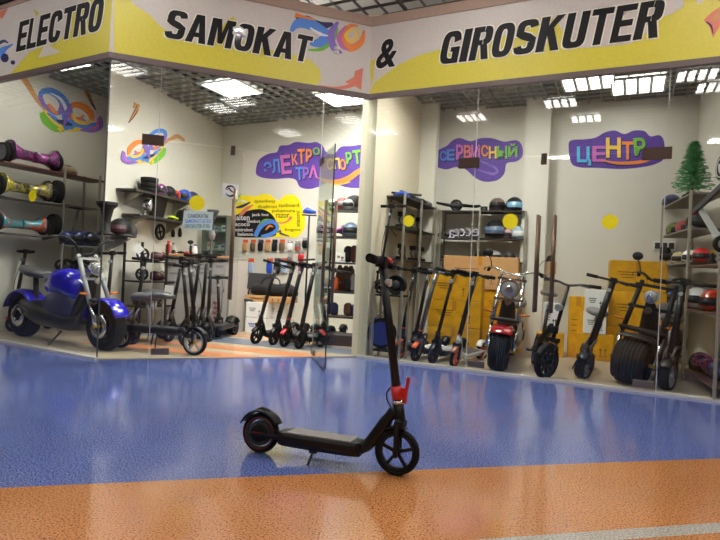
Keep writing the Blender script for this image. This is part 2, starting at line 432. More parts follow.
# inlaid stripes of the shop floor in the middle room
def inlay(name, pts, col):
    b = MB(); b.prism([(p.x, p.y) for p in pts], lambda x, y, t: Vector((x, y, t)), .004, .006); struct(b, name, mat(name, col, .3, noise=.1, nscale=30))
e1 = lambda p, k: p
pa, pb = Vector((-3.0, 6.95)), Vector((-.05, 6.02)); nn = Vector((.30, .95))
def band(name, o0, o1, col, a=pa, b=pb):
    d_ = (b-a).normalized(); q = Vector((-d_.y, d_.x))
    inlay(name, [a+q*o0, b+q*o0, b+q*o1, a+q*o1], col)
def clipband(name, o0, o1, col):
    # clip the band to the shop side of facade 2
    d_ = (pb-pa).normalized(); q = Vector((-d_.y, d_.x)); t2 = (B-A).normalized(); nrm = Vector((-t2.y, t2.x))
    poly = [pa+q*o0, pb+q*o0, pb+q*o1, pa+q*o1]; out = []
    for i in range(4):
        p, r_ = poly[i], poly[(i+1) % 4]; dp = (p-A).dot(nrm)-.03; dr = (r_-A).dot(nrm)-.03
        if dp >= 0: out.append(p)
        if dp*dr < 0: out.append(p+(r_-p)*(dp/(dp-dr)))
    if len(out) > 2: inlay(name, out, col)
clipband('floor_stripe_orange', -.12, .12, srgb(206, 132, 84))
clipband('floor_stripe_grey', .36, .78, srgb(112, 122, 140))
clipband('floor_stripe_orange_rear', 1.0, 1.14, srgb(206, 132, 84))
clipband('floor_stripe_front', -.62, -.34, srgb(206, 132, 84))
# glass base rails
for i in range(3):
    if i == 1: continue
    struct(ribbon_seg(i, .035, -.045, 0, .022), 'trim_%d' % (i+1), mat('base_rail', srgb(198, 194, 188), .35))
thr = MB(); q_ = offs(FAC, .02)
struct(ribbon_seg(1, .02, -.02, 0, .007), 'trim_4', mat('threshold', srgb(150, 140, 130), .4))
# glass corner profile caps on the floor
def wallseg(name, a, b, z0=0, z1=4.0, th=.1, m=WALL, side=1):
    t = (b-a).normalized(); n = Vector((t.y, -t.x))*(-th*side); mb = MB()
    q = [a, b, b+n, a+n]
    mb.add([(p.x, p.y, z) for z in (z0, z1) for p in q], [(3, 2, 1, 0), (4, 5, 6, 7), (0, 1, 5, 4), (1, 2, 6, 5), (2, 3, 7, 6), (3, 0, 4, 7)])
    return struct(mb, name, m, org=(a, math.atan2(t.y, t.x)))
mb = MB(); mb.prism([(w1.x, w1.y), (cc.x, cc.y), (cc.x-.1, cc.y+.05), (w1b.x, w1b.y)], lambda a, b, t: Vector((a, b, t)), 0, 4.0); struct(mb, 'wall_left', WALL, org=(w1, ang2(cc-w1)))   # a wedge-shaped pier between room and alcove
wallseg('wall_left_alcove', w2, w1b)
wallseg('wall_back_middle', cc, Vector((1.0, 7.83)))
bw0, bw1 = Vector((.80, 8.33)), rr
wallseg('wall_back_right', bw0, bw1)
wallseg('wall_right', rr, Vector((3.62, 4.53)))
# partition with its painted end, and the pilaster
pd = Vector((math.cos(R(67.5)), math.sin(R(67.5)))); pn = Vector((pd.y, -pd.x))
p0 = B+pd*.05
mb = MB(); q = [p0-pn*.09, p0+pn*.09, p0+pn*.09+pd*2.25, p0-pn*.09+pd*2.25]
mb.prism([(p.x, p.y) for p in q], lambda a, b, t: Vector((a, b, t)), 0, 3.95); struct(mb, 'wall_partition', COLW, org=(p0, R(67.5)))
mb = MB(); ql = bw0+(bw1-bw0).normalized()*1.57; qd = (bw1-bw0).normalized(); qn = Vector((qd.y, -qd.x))
q = [ql, ql+qd*.32, ql+qd*.32+qn*.26, ql+qn*.26]; mb.prism([(p.x, p.y) for p in q], lambda a, b, t: Vector((a, b, t)), 0, 3.9); struct(mb, 'wall_pilaster', WALL, org=(ql, ang2(qd)))
# ceilings
CZ = 3.42
DARKC = mat('ceiling_void', srgb(16, 17, 16), .9); GRID = mat('ceiling_grid', srgb(150, 154, 146), .5)
sl = MB(); q = [offs(FAC, -.05)[0]+Vector((-.4, 0)), *offs(FAC, -.05)[1:3], Vector((3.75, 4.5)), rr+Vector((.2, .2)), Vector((.9, 8.5)), cc+Vector((-.1, .2)), Vector((-5, 9.4))]
sl.prism([(p.x, p.y) for p in q], lambda a, b, t: Vector((a, b, t)), 3.82, 3.87); struct(sl, 'ceiling_slab', DARKC)
gm = MB(); ga = R(-26.4); gd = Vector((math.cos(ga), math.sin(ga))); gn = Vector((-gd.y, gd.x))
poly = [Vector((p.x, p.y)) for p in [offs(FAC, -.06)[0], *offs(FAC, -.06)[1:3], offs(FAC, -.06)[3], rr, bw0, cc, w1b, w2]]
def clipline(o, d):
    """segments of the line o + t d inside poly"""
    ts = []
    for i in range(len(poly)):
        a, b = poly[i], poly[(i+1) % len(poly)]; e = b-a; den = d.x*e.y-d.y*e.x
        if abs(den) < 1e-9: continue
        t = ((a.x-o.x)*e.y-(a.y-o.y)*e.x)/den; u = ((a.x-o.x)*d.y-(a.y-o.y)*d.x)/den
        if 0 <= u < 1: ts.append(t)
    ts.sort(); return [(ts[i], ts[i+1]) for i in range(0, len(ts)-1, 2)]
for (d, n, big) in ((gd, gn, 4), (gn, gd, 4)):
    for k in range(-75, 76):
        o = n*(k*.165)+Vector((0, 7.0))
        for t0, t1 in clipline(o, d):
            a, b = o+d*t0, o+d*t1
            wd = .020 if k % 3 == 0 else .013
            gm.bar((a.x, a.y, CZ+.012), (b.x, b.y, CZ+.012), wd, .032, up=(0, 0, 1))
struct(gm, 'ceiling', GRID)

# shop troffers
def troffer(loc, label, w=.58, l=.58, z=CZ, rz=ga, m=SHOPL, group='ceiling lamps of the shop', n=4):
    t = thing('ceiling_lamp', label, 'ceiling lamp', (loc[0], loc[1], z-.0), rz, group)
    fr = MB()
    for sx in (-1, 1): fr.box((sx*(w/2), 0, -.015), (.02, l+.02, .03)); fr.box((0, sx*(l/2), -.015), (w, .02, .03))
    fr.box((0, 0, .03), (w+.02, l+.02, .03))
    fr.build('frame', WHITE, t)
    MB().box((0, 0, -.004), (w-.02, l-.02, .004)).build('diffuser', m, t)
    lv = MB()
    for k in range(1, n): lv.box((-w/2+w*k/n, 0, -.018), (.036, l-.02, .022))
    lv.build('louvre', WHITE, t)
    return t
alcove_fill_mat = lamp_mat('alcove_fill', 15.0)  # for the fill lamp added in the otherwise dark alcove
lamps = [((232, 87), 'bright ceiling lamp over the left display, left of the middle room'), ((343, 97), 'ceiling lamp partly hidden by the sign next to the white column'),
         ((638, 84), 'large bright ceiling lamp over the right display window'), ((588, 80), 'ceiling lamp just left of the brightest lamp in the right room')]
for (p, lb) in lamps:
    g = G(p[0], p[1], CZ); troffer((g.x, g.y), lb, m=RIGHTL if p[0] > 500 else SHOPL)
troffer((-.5, 6.5), 'added fill lamp by the partition, unseen behind the sign', m=FRONTFILL); troffer((-1.5, 6.1), 'added fill lamp above the open doorway, unseen behind the sign', m=FRONTFILL); troffer((1.2, 6.12), 'added fill lamp above the row of kick scooters, unseen behind the sign', m=FRONTFILL); troffer((-3.85, 6.75), 'added fill lamp above the blue moped, behind the sign', m=alcove_fill_mat)  # fill lamps added behind the sign to brighten back walls and alcove
# mall ceiling
MZ = 4.4
mg = MB()
for k in range(-44, 45):
    for d, n in ((gd, gn), (gn, gd)):
        o = n*(k*.27)+Vector((0, 1.5)); a, b = o-d*13, o+d*13
        mg.bar((a.x, a.y, MZ+.05), (b.x, b.y, MZ+.05), .016 if k % 4 else .036, .035, up=(0, 0, 1))
struct(mg, 'ceiling_mall', mat('mall_grid', srgb(96, 84, 84), .5))
mb = MB(); mb.add([(-14, -9, 4.9), (14, -9, 4.9), (14, 12, 4.9), (-14, 12, 4.9)], [(0, 3, 2, 1)]); struct(mb, 'ceiling_mall_slab', mat('mall_slab', srgb(206, 200, 190), .8))
MWALL = mat('mall_wall', srgb(150, 140, 128), .7)
for nm, a, b in (('wall_mall_rear', Vector((14, -9)), Vector((-14, -9))), ('wall_mall_left', Vector((-14, -9)), Vector((-14, 12))), ('wall_mall_right', Vector((14, 12)), Vector((14, -9))), ('wall_mall_far', Vector((-14, 12)), Vector((14, 12)))):
    wallseg(nm, a, b, 0, 4.9, m=MWALL)
k = 0
def mirror_spot(px, py, pl):
    d = ray(px, py); t = pl.P.dot(pl.n)/Vector((d.x, d.y, 0)).dot(pl.n); h = d*t; e = d-2*d.dot(pl.n)*pl.n; k = (MZ-CAMH-h.z)/e.z; q = h+e*k; return (q.x, q.y)
for (x, y) in [mirror_spot(*a) for a in ((289, 133, PL2), (238, 101, PL2), (350, 119, PL2), (124, 69, PL2), (384, 132, PL3), (472, 117, PL3), (586, 118, PL3), (716, 86, PL3))]:
    troffer((x, y), 'ceiling lamp in the mall grid in front of the shop', w=.58, l=.58, z=MZ, m=MALLL, group='ceiling lamps of the mall passage', n=4)
for (x, y) in ((-5.0, 4.6), (-2.2, 3.9), (.4, 4.2), (2.6, 3.2), (5.6, 2.6), (-3.8, -3.5), (0, -4.2), (4.2, -4.2)):  # unseen fill lamps added for sign and floor, clear of the glass reflections
    troffer((x, y), 'added unseen fill lamp in the mall grid, brighter than the others', w=.58, l=.58, z=MZ, m=NEARFILL, group='added fill lamps of the mall passage', n=2)
for (x, y) in ((-.6, 7.6), (1.8, 6.6), (4.2, 5.8), (-2.6, 7.0), (.6, 9.4), (3.0, 8.4)):  # unseen strips added to light the slab over the grid
    t = thing('strip_fill', 'added fill strip lighting the slab above the open mall grid', 'lamp', (x, y, 4.845), ga, 'added fill strips above the mall grid')
    MB().box((0, 0, .03), (1.2, .08, .05)).build('housing', WHITE, t)
    MB().cyl((-.58, 0, -.015), (.58, 0, -.015), .016, n=10).build('tube', lamp_mat('strip_fill_glow', 130.0) if 'strip' not in LAMPM else LAMPM['strip'], t)

# ================================================================ SHOPFRONT
# glass panes; joints are gaps between panes
def pane(pl, s0, s1, z0, z1, name, m=GLASS, th=.01):
    mb = MB(); g = .003
    mb.prism([(s0+g, z0), (s1-g, z0), (s1-g, z1), (s0+g, z1)], lambda a, b, t: pl.p(a, b, t), -th/2, th/2)
    return struct(mb, name, m, org=(pl.p(s0, 0), ang2(pl.d)))
DZ = 2.21
sJ2 = [0, .47, 1.32, 2.17, 2.79]
pane(PL1, -2.45, 0, .022, 3.0, 'window_1')
pane(PL2, 0, .47, .007, 3.0, 'window_2')
pane(PL2, .47, 2.17, DZ+.01, 3.0, 'window_3')
pane(PL2, 2.17, 2.79, .007, 3.0, 'window_4')
s3 = [0, PL3.sz(469, 300)[0], PL3.sz(543, 300)[0], PL3.sz(660, 300)[0], 3.9]
hl, hr = s3[1], s3[3]
pane(PL3, 0, hl, .022, 3.0, 'window_5')
pane(PL3, hl, hr, DZ+.01, 3.0, 'window_6')
pane(PL3, hr, s3[4], .022, 3.0, 'window_7')
# thin dark silicone joints
for i, (pl, s_) in enumerate(((PL1, -.004), (PL2, .47), (PL2, 2.17), (PL3, hl), (PL3, hr))):
    j = MB(); j.prism([(s_-.003, .02), (s_+.003, .02), (s_+.003, 3.0), (s_-.003, 3.0)], lambda a, b, t: pl.p(a, b, t), -.007, .007)
    struct(j, 'trim_joint_%d' % i, mat('joint_dark', srgb(70, 72, 66), .5) if i == 0 else mat('joint_pale', srgb(206, 206, 198), .4))

def glass_door(pl, s0, s1, label, hinge, ang=0.0, handle_side=1, hz=(.62, 1.78), group=None):
    """a leaf hinged at s=hinge side; local x runs from hinge to free edge"""
    wd = abs(s1-s0)-.012
    hs = s0+.006 if hinge == 0 else s1-.006
    P = pl.p(hs, 0); base = math.atan2(pl.d.y, pl.d.x)+(0 if hinge == 0 else PI)+ang
    t = thing('glass_door', label, 'glass door', P, base)
    MB().box((wd/2, 0, (DZ+.012)/2), (wd, .01, DZ-.03)).build('glass_leaf', GLASSD if ang else GLASS, t)
    if ang: e = MB(); e.box((wd+.002, 0, (DZ+.012)/2), (.004, .012, DZ-.03)); e.box((wd/2, 0, .012), (wd, .012, .004)); e.build('dark_edge', mat('door_edge', srgb(34, 42, 38), .3), t)
    MB().box((.10, 0, .075), (.17, .03, .065)).build('bottom_fitting', mat('satin_fitting', srgb(118, 108, 104), .35, .5), t, bev=.003)
    if ang: MB().box((.10, 0, DZ-.05), (.18, .03, .07)).build('top_fitting', BRONZE, t, bev=.003)
    for sy in (-1, 1):
        h = MB(); h.cyl((wd-.07, sy*.05, hz[0]), (wd-.07, sy*.05, hz[1]), .016, n=12)
        hh = h.build('handle', HANDLEM, t)
        p = MB()
        for z in (hz[0]+.15, hz[1]-.15): p.cyl((wd-.07, 0, z), (wd-.07, sy*.05, z), .008, n=8)
        p.build('handle_mount', STEEL, hh)
    return t
glass_door(PL2, .47, 1.32, 'closed glass door leaf left of the open doorway, with paper notice', 0)
dl = glass_door(PL2, 1.32, 2.17, 'open glass door leaf swung out beside the white column', 1, ang=R(84), hz=(.66, 1.66))
glass_door(PL3, hl, s3[2], 'closed left glass door leaf in front of the red moped', 0, hz=(.66, 1.62))
glass_door(PL3, s3[2], hr, 'closed right glass door leaf in front of the black fat-tyre moped', 1, hz=(.66, 1.62))
def patch(pl, px, py, w, h, label):
    s_, z = pl.sz(px, py); t = MB(); t.prism([(s_-w/2, z-h/2), (s_+w/2, z-h/2), (s_+w/2, z+h/2), (s_-w/2, z+h/2)], lambda a, b, t: pl.p(a, b, t), -.02, .02)
    o = t.build('glass_fitting', BRONZE, None, bev=.004, org=(pl.p(s_, z), ang2(pl.d))); tag(o, label, 'door fitting'); return o
patch(PL2, 153, 140, .20, .095, 'dark wide patch fitting on the glass over the left arrow mural')
patch(PL2, 233, 150.5, .035, .09, 'small dark fitting above the closed middle door leaf')
patch(PL3, 469, 163, .21, .10, 'dark wide patch fitting over the middle purple graffiti')
patch(PL3, 544, 159, .045, .10, 'small dark fitting above the two long wooden-toned handles')
patch(PL3, 657, 153.5, .23, .10, 'dark wide patch fitting at the end of the right purple graffiti')
# yellow warning dots on the glass
for pl, x, y, r_, lb in ((PL1, 33, 196, .062, 'yellow round sticker on the leftmost window'), (PL2, 197, 203, .078, 'yellow round sticker above the paper notice'),
                         (PL3, 409, 221, .063, 'yellow round sticker in front of the left steel rack'), (PL3, 510.5, 221.5, .078, 'yellow round sticker in front of the helmet shelf'),
                         (PL3, 610, 222, .070, 'yellow round sticker below the right graffiti')):
    s_, z = pl.sz(x, y); b = MB(); b.prism([(s_+r_*math.cos(2*PI*k/32), z+r_*math.sin(2*PI*k/32)) for k in range(32)], lambda a, c, t: pl.p(a, c, t), .007, .009)
    tag(b.build('round_sticker', YELLOW, org=(pl.p(s_, z), ang2(pl.d))), lb, 'sticker', 'yellow dots on the glass')
# paper notice
nt_ = wthing('paper_notice', 'white paper notice with printed lines hanging on the closed door leaf', 'notice', PL2.px(198, 220), ang2(PL2.d))
D = Draw(PL2, nt_)
D.poly('sheet', [(184, 210.5), (213.5, 212), (212, 230.5), (182, 228.5)], mat('notice_paper', srgb(205, 222, 214), .6), .007, .010)
D.word('printed_line', 'САМОКАТЫ', 188, 214, 208, 218, GNAVY, .010, .0108, .02)
D.word('printed_line', 'SAMOKAT-37.RU', 185, 219.3, 211, 223.1, GBLUE, .010, .0108, .02)
D.word('printed_line', 'GIROSKUTER-37.RU', 184.5, 224.3, 210, 228, mat('notice_green', srgb(60, 120, 130), .6), .010, .0108, .02)
# white emblem sticker
es = wthing('emblem_sticker', 'white square sticker with a round dark emblem on the glass', 'sticker', PL2.px(230, 191), ang2(PL2.d))
D = Draw(PL2, es)
# (on the far side wall it would be larger; it hangs on the closed leaf near the handle)
D.poly('sheet', [(222.5, 183), (239, 185), (238, 199.5), (222, 197.5)], WHITE, .007, .009)
for a0 in (0.3, 3.44):
    pts = [(230.3+5*math.cos(a0+k*.34), 191.2+5*math.sin(a0+k*.34)) for k in range(8)]
    D.ribbon('emblem_arc', pts, [.5, 2, 1.4, .6], SBLACK, .009, .0098)
D.ribbon('emblem_wave', [(227, 190), (229, 188.6), (231, 191), (233.5, 192.6)], [.8, 1.5, .8], SBLACK, .009, .0098)
# mirrored lettering on the glass by the service racks
gl = wthing('glass_lettering', 'small white outlined letters stuck on the glass before the back shelf', 'lettering', PL3.px(464, 233), ang2(PL3.d))
D = Draw(PL3, gl)
for ch, x0, x1 in (('e', 472.5, 479.5), ('c', 466, 471.5), ('c', 460, 465), ('c', 457.5-2.5, 459.2), ('a', 448.5, 455)):
    D.word('letter', ch, x0, 228.5 if ch != 'a' else 230, x1, 236.2 if ch != 'a' else 238, GWHITE, .006, .0075, -.005, flip=True)

# ---- sign fascia
def fascia(i, label, words, yellow, lz=(3.0, 3.77)):
    t = wthing('shop_sign', label, 'shop sign', (FAC[i].x, FAC[i].y, 3.0), ang2(FAC[i+1]-FAC[i]))
    ribbon_seg(i, .03, -.06, 3.0, 3.77).build('panel', SWHITE, t)
    ribbon_seg(i, .04, -.06, 3.772, 3.88).build('top_band', SBEIGE, t)
    ribbon_seg(i, .042, -.012, 2.945, 2.999).build('bottom_rail', TRIM, t)
    return t
def signplane(pl): 
    q = Plane((0, 0), 0); q.P = pl.P+pl.n*.03; q.d = pl.d; q.n = pl.n; return q
SP1, SP2, SP3 = signplane(PL1), signplane(PL2), signplane(PL3)
ZL = (3.003, 3.765)
t1 = fascia(0, 'left wing of the shop sign reading ELECTRO on yellow and white', 0, 0)
t2 = fascia(1, 'middle wing of the shop sign reading SAMOKAT', 0, 0)
t3 = fascia(2, 'right wing of the shop sign reading & GIROSKUTER', 0, 0)
def ringpts(x0, x1, y0, y1, a0, a1, n=14, pw=3.2):
    out = []
    for k in range(n+1):
        a = R(a0+(a1-a0)*k/n); c_, q = math.cos(a), math.sin(a)
        out.append(((x0+x1)/2+(x1-x0)/2*math.copysign(abs(c_)**(2/pw), c_), (y0+y1)/2+(y1-y0)/2*math.copysign(abs(q)**(2/pw), q)))
    return out
def arcq(x0, x1, y0, y1, tx, ty, a0, a1, n=14):
    """quads of a block-letter bowl with stem thickness tx and bar thickness ty"""
    o, i = ringpts(x0, x1, y0, y1, a0, a1, n), ringpts(x0+tx, x1-tx, y0+ty, y1-ty, a0, a1, n)
    return [[o[k], o[k+1], i[k+1], i[k]] for k in range(n)]
def rc(x0, y0, x1, y1): return [[(x0, y0), (x1, y0), (x1, y1), (x0, y1)]]
TX, TY = .36, .17
BLOCK = {
 'E': rc(0, 0, TX, 1)+rc(TX, 0, 1, TY)+rc(TX, 1-TY, 1, 1)+rc(TX, .42, .92, .59), 'L': rc(0, 0, TX, 1)+rc(TX, 0, 1, TY), 'T': rc(.5-TX/2, 0, .5+TX/2, 1)+rc(0, 1-TY, 1, 1), 'I': rc(0, 0, 1, 1),
 'O': arcq(0, 1, 0, 1, TX, TY, 0, 360, 32), 'C': arcq(0, 1, 0, 1, TX, TY, 12, 348, 30), 'G': arcq(0, 1, 0, 1, TX, TY, 14, 270, 24)+rc(1-TX, 0, 1, .50)+rc(.5, 0, 1, TY*.9)+rc(.52, .36, 1, .50),
 'S': arcq(0, 1, .42, 1, TX, TY, 8, 190, 18)+arcq(0, 1, 0, .58, TX, TY, -172, 10, 18)+[[(0, .56), (.30, .44), (1, .28), (1, .46)], [(0, .56), (0, .74), (.70, .58), (1, .44)]], 'U': rc(0, .3, TX, 1)+rc(1-TX, .3, 1, 1)+arcq(0, 1, 0, .6, TX, TY, 180, 360, 16),
 'R': rc(0, 0, TX, 1)+rc(TX, 1-TY, .55, 1)+rc(TX, .44, .55, .44+TY*.9)+arcq(.1, 1, .44, 1, TX, TY, -88, 88, 14)+[[(.45, .46), (.80, .46), (1, 0), (.64, 0)]],
 'A': [[(0, 0), (TX*.95, 0), (.56, 1), (.30, 1)], [(1-TX*.95, 0), (1, 0), (.70, 1), (.44, 1)]]+rc(.25, .20, .75, .36), 'M': rc(0, 0, .27, 1)+rc(.73, 0, 1, 1)+[[(.20, 1), (.38, 1), (.60, .12), (.40, .12)], [(.62, 1), (.80, 1), (.60, .12), (.40, .12)]],
 'K': rc(0, 0, TX, 1)+[[(TX*.8, .38), (TX*.8, .66), (.64, 1), (1, 1)], [(.34, .52), (.58, .70), (1, 0), (.64, 0)]]}
def block(mb, c, fn, u0, u1, v0, v1, t0, t1, grow=0.0):
    for q in BLOCK[c]:
        cx = sum(p[0] for p in q)/4; cy = sum(p[1] for p in q)/4; pts = []
        for (a, b) in q:
            pts.append((u0+a*(u1-u0)+math.copysign(grow, a-cx), v0+b*(v1-v0)+math.copysign(grow, b-cy)))
        mb.add([fn(a, b, t0) for a, b in pts]+[fn(a, b, t1) for a, b in pts], [(0, 1, 2, 3), (7, 6, 5, 4), (0, 4, 5, 1), (1, 5, 6, 2), (2, 6, 7, 3), (3, 7, 4, 0)])
def letters(pl, par, txt, s0, s1, z0, z1):
    ws = [{'I': .40, 'O': 1.0, 'E': .86, 'L': .80, 'M': 1.30, 'T': .92, 'A': 1.08, 'K': 1.08}.get(c, 1.0) for c in txt]; gap = .10
    tot = sum(ws)+gap*(len(txt)-1); u = s0; k = (s1-s0)/tot; slant = (z1-z0)*.17
    for n_i, (c, wd) in enumerate(zip(txt, ws)):
        a, b = u, u+wd*k
        def fn(x, y, t): return pl.p(x+(y-z0)/(z1-z0)*slant-slant/2, y, t)
        if c == '&':
            bb = MB(); text(bb, c, fn, a-.012, b+.012, z0-.012, z1+.012, .001, .003, bold=.04); bb.build('letter_outline', SGREY, par)
            bb = MB(); text(bb, c, fn, a, b, z0, z1, .003, .007, bold=.03); bb.build('letter', SBLACK, par)
        else:
            e = .0003*(n_i % 2)
            bb = MB(); block(bb, c, fn, a, b, z0, z1, .001, .003+e, grow=.011); bb.build('letter_outline', SGREY, par)
            bb = MB(); block(bb, c, fn, a, b, z0, z1, .0034, .007); bb.build('letter', SBLACK, par)
        u += (wd+gap)*k
cA, cB = offs(FAC, .03)[1], offs(FAC, .03)[2]
def su(pl, c): return (Vector((c.x, c.y, 0))-pl.P).dot(pl.d)
D1, D2, D3 = Draw(SP1, t1, ZL, (-9, su(SP1, cA)-.002)), Draw(SP2, t2, ZL, (su(SP2, cA)+.002, su(SP2, cB)-.004)), Draw(SP3, t3, ZL, (su(SP3, cB)+.004, 3.85))
D1.poly('yellow_field', [(10, 76), (19, 64), (30, 52), (44, 46), (38, 58), (47, 56), (61, 52), (50, 46), (60, 40), (72, 28), (70, 16), (80, 6), (88, -6), (97, -40), (130, -40), (112.6, 60)], SYELLOW, 0, .0009)
D1.poly('yellow_swoosh', [(33, 8), (39, 13), (37, 17)], SYELLOW, 0, .0009)
D2.poly('yellow_field', [(105, -40), (126, -8), (133, 4), (150, 15), (160, 26), (174, 36), (198, 44), (212, 40), (226, 22), (233, 16), (238, 24), (236, 38), (262, 48), (296, 55), (312, 61), (320, 70), (321, 80), (316, 95), (200, 80), (113.5, 62)], SYELLOW, 0, .0009)
D3.poly('yellow_field', [(365.5, 104), (366, 92), (375, 82), (388, 72), (400, 64), (420, 55), (440, 49.5), (470, 44), (500, 38), (522, 26), (540, 18), (556, 19), (564, 34), (580, 48), (600, 47), (630, 44), (650, 30), (658, 18), (672, 14), (684, 6), (683, -8), (760, -30), (790, 60)], SYELLOW, 0, .0009)
D3.poly('white_patch', [(697, 4), (712, -3), (760, -12), (760, -40), (697, -20)], SWHITE, .0009, .0016)
D3.poly('yellow_arrow', [(370, 61), (378, 58), (374, 66), (374, 78), (371, 85), (369, 72)], SYELLOW, 0, .0009)
letters(SP1, t1, 'ELECTRO', -1.55, -.11, 3.235, 3.56)
letters(SP2, t2, 'SAMOKAT', .495, 1.985, 3.235, 3.525)
letters(SP3, t3, '&', .10, .35, 3.275, 3.60)
letters(SP3, t3, 'GIROSKUTER', .855, 2.93, 3.235, 3.575)
# sign art
D1.poly('arrow_tip', [(-2, 12), (8, 8), (3, 18), (-2, 19)], GSALM, 0, .002)
D1.ribbon('creature_body', [(-4, 58), (3, 50), (8, 47), (13, 44)], [7, 6, 3, 1], GBLUE, 0, .002)
D1.ribbon('creature_wing', [(-2, 44), (4, 41), (8, 43)], [3, 3, 1], DBLUE, 0, .002)
D1.poly('creature_wheel', [(5+4*math.cos(k*.5), 58+4.5*math.sin(k*.5)) for k in range(12)], GNAVY, .002, .003)
D1.poly('creature_wheel', [(13+2.2*math.cos(k*.5), 62.5+2.2*math.sin(k*.5)) for k in range(12)], GNAVY, .0, .003)
for nm, pts, wd, m, lv in (('swirl', [(296, 18), (306, 20), (318, 26), (333, 24)], [1, 7, 8, 2], GNAVY, 1), ('swirl', [(290, 34), (297, 24), (310, 24), (330, 34)], [1, 7, 9, 3], GBLUE, 2),
                        ('swirl', [(310, 44), (322, 42), (332, 34), (336, 24)], [2, 9, 7, 2], GBLUE, 2), ('swirl', [(308, 50), (322, 49), (333, 40), (338, 28)], [1, 3, 3, 1], GREEN2, 3),
                        ('swirl', [(338, 22), (331, 34), (334, 48), (342, 53)], [2, 6, 5, 1], LAV, 4), ('swirl', [(346, 26), (339, 36), (342, 46), (348, 50)], [1, 4, 3, 1], PINK, 5),
                        ('swirl', [(364, 30), (361, 42), (351, 48), (343, 42), (342, 34), (350, 26), (358, 26)], [1, 5, 6, 5, 4, 3, 1], GORANGE, 3), ('swirl', [(357, 30), (356, 38), (350, 41), (346, 36), (349, 31), (357, 29)], [2, 2, 3, 3, 2, 1], GYELL, 4),
                        ('swirl', [(295, 15), (304, 17), (315, 20)], [4, 2, 1], GORANGE, 5), ('swirl', [(310, 28), (320, 34), (328, 36)], [1, 2.4, .6], GWHITE, 6), ('swirl', [(318, 85), (336, 88), (352, 85), (360, 78)], [.4, 2, 3.4, 3.2], GSALM, 1)):
    D2.ribbon(nm, pts, [x*1.3 for x in wd], m, 0, .001+lv*.0006)
D2.poly('arrow_tip', [(345, 82), (354, 77), (355, 71), (363, 68), (361, 90), (355, 86)], GSALM, 0, .0022)
D3.poly('arrow_tip', [(704, 20), (712, 12), (722, 6), (722, 22), (713, 38), (709, 26)], GSALM, .0009, .003)
D3.ribbon('swirl', [(713, 22), (719, 14), (727, 12), (736, 18)], [4, 5, 7, 8], GTAN, .0009, .004)
D3.ribbon('swirl', [(706, 22), (711, 26), (713, 34)], [1, 2, .4], GNAVY, .0009, .0045)

# ================================================================ WALL ART
WP1 = Plane(cc, math.degrees(math.atan2(cc.y-w1.y, cc.x-w1.x)))           # left wall
WPA = Plane(w1b, math.degrees(math.atan2(w1b.y-w2.y, w1b.x-w2.x)))        # alcove wall
WPM = Plane(cc, math.degrees(math.atan2(7.83-cc.y, 1.0-cc.x)))            # back wall, middle
WPR = Plane(bw0, math.degrees(math.atan2(bw1.y-bw0.y, bw1.x-bw0.x)))      # back wall, right
def mural(pl, label, f, f2=None):
    t = wthing('wall_mural', label, 'mural', pl.px(*f(60, 110)), ang2(pl.d)); D = Draw(pl, t)
    def q(pts, nm=''): return [(f2 if f2 and 'arrow_' in nm and nm != 'arrow_tail' else f)(x, y) for x, y in pts]
    k = abs(f(1, 0)[0]-f(0, 0)[0])
    lv = 0
    for nm, pts, wd, m in (('arrow_tail', [(14, 73), (24, 79), (31, 90), (38, 101), (45, 110)], [3, 6, 5, 4, 2], GTAN), ('swirl', [(42, 112), (46, 120), (56, 128), (66, 129)], [4, 7, 6, 3], GREEN2),
                        ('swirl', [(44, 110), (54, 120), (66, 127), (80, 128), (92, 127)], [2, 4, 6, 5, 1], GYELL), ('swirl', [(40, 98), (42, 92), (50, 91), (60, 97), (66, 108), (69, 122), (74, 128)], [3, 4, 5, 6, 8, 9, 3], GBLUE),
                        ('swirl', [(40, 96), (44, 105), (53, 112), (60, 112), (62, 103)], [3, 3, 3, 4, 3], LAV), ('swirl', [(48, 104), (54, 111), (58, 114)], [2, 3, 1], GORANGE),
                        ('swirl', [(64, 129), (76, 122), (88, 126), (97, 124)], [3, 8, 6, 2], GBLUE), ('swirl', [(69, 110), (73, 105), (82, 106), (90, 113), (92, 121)], [3, 4, 5, 5, 2], GORANGE),
                        ('swirl', [(69, 110), (71, 117), (79, 119), (84, 115)], [2, 3, 3, 1], GSALM), ('swirl', [(72, 113), (76, 121), (86, 123), (92, 120)], [2, 2.4, 3, 1], GYELL),
                        ('swirl', [(50, 93), (60, 99), (66, 110), (68, 120)], [.5, 2, 2.4, .5], GWHITE), ('swirl', [(47, 113), (54, 118), (60, 124)], [1, 3, 1], GBLUE), ('swirl', [(56, 120), (64, 123), (72, 125)], [1, 4, 1], GNAVY), ('swirl', [(76, 110), (83, 113), (88, 119)], [.5, 1.6, .5], GWHITE), ('swirl', [(63, 126), (68, 112), (70, 104)], [1, 5, 1], LAV), ('swirl', [(80, 130), (92, 130), (100, 126), (100, 116)], [1, 4, 4, 1], LAV),
                        ('swirl', [(88, 128), (96, 127), (98, 117)], [1, 2.4, .5], PINK), ('swirl', [(58, 128), (61, 133)], [3, .6], GYELL), ('arrow_shaft', [(84, 82), (87, 93), (95, 109)], [2, 5, .6], GTAN),
                        ('arrow_rim', [(85.5, 90), (90, 101), (95.5, 110)], [1, 1.4, .4], GNAVY)):
        lv += 1; D.ribbon(nm, q(pts, nm), [w_*k*(1.35 if nm == 'swirl' else 1) for w_ in wd], m, 0, .002+lv*.0007)
    D.poly('arrow_head', q([(82, 84), (88.5, 78.5), (90, 88)], 'arrow_head'), GTAN, 0, .008)
mural(WPA, 'colourful looping arrow mural on the wall above the left hoverboards', lambda x, y: (x, y))
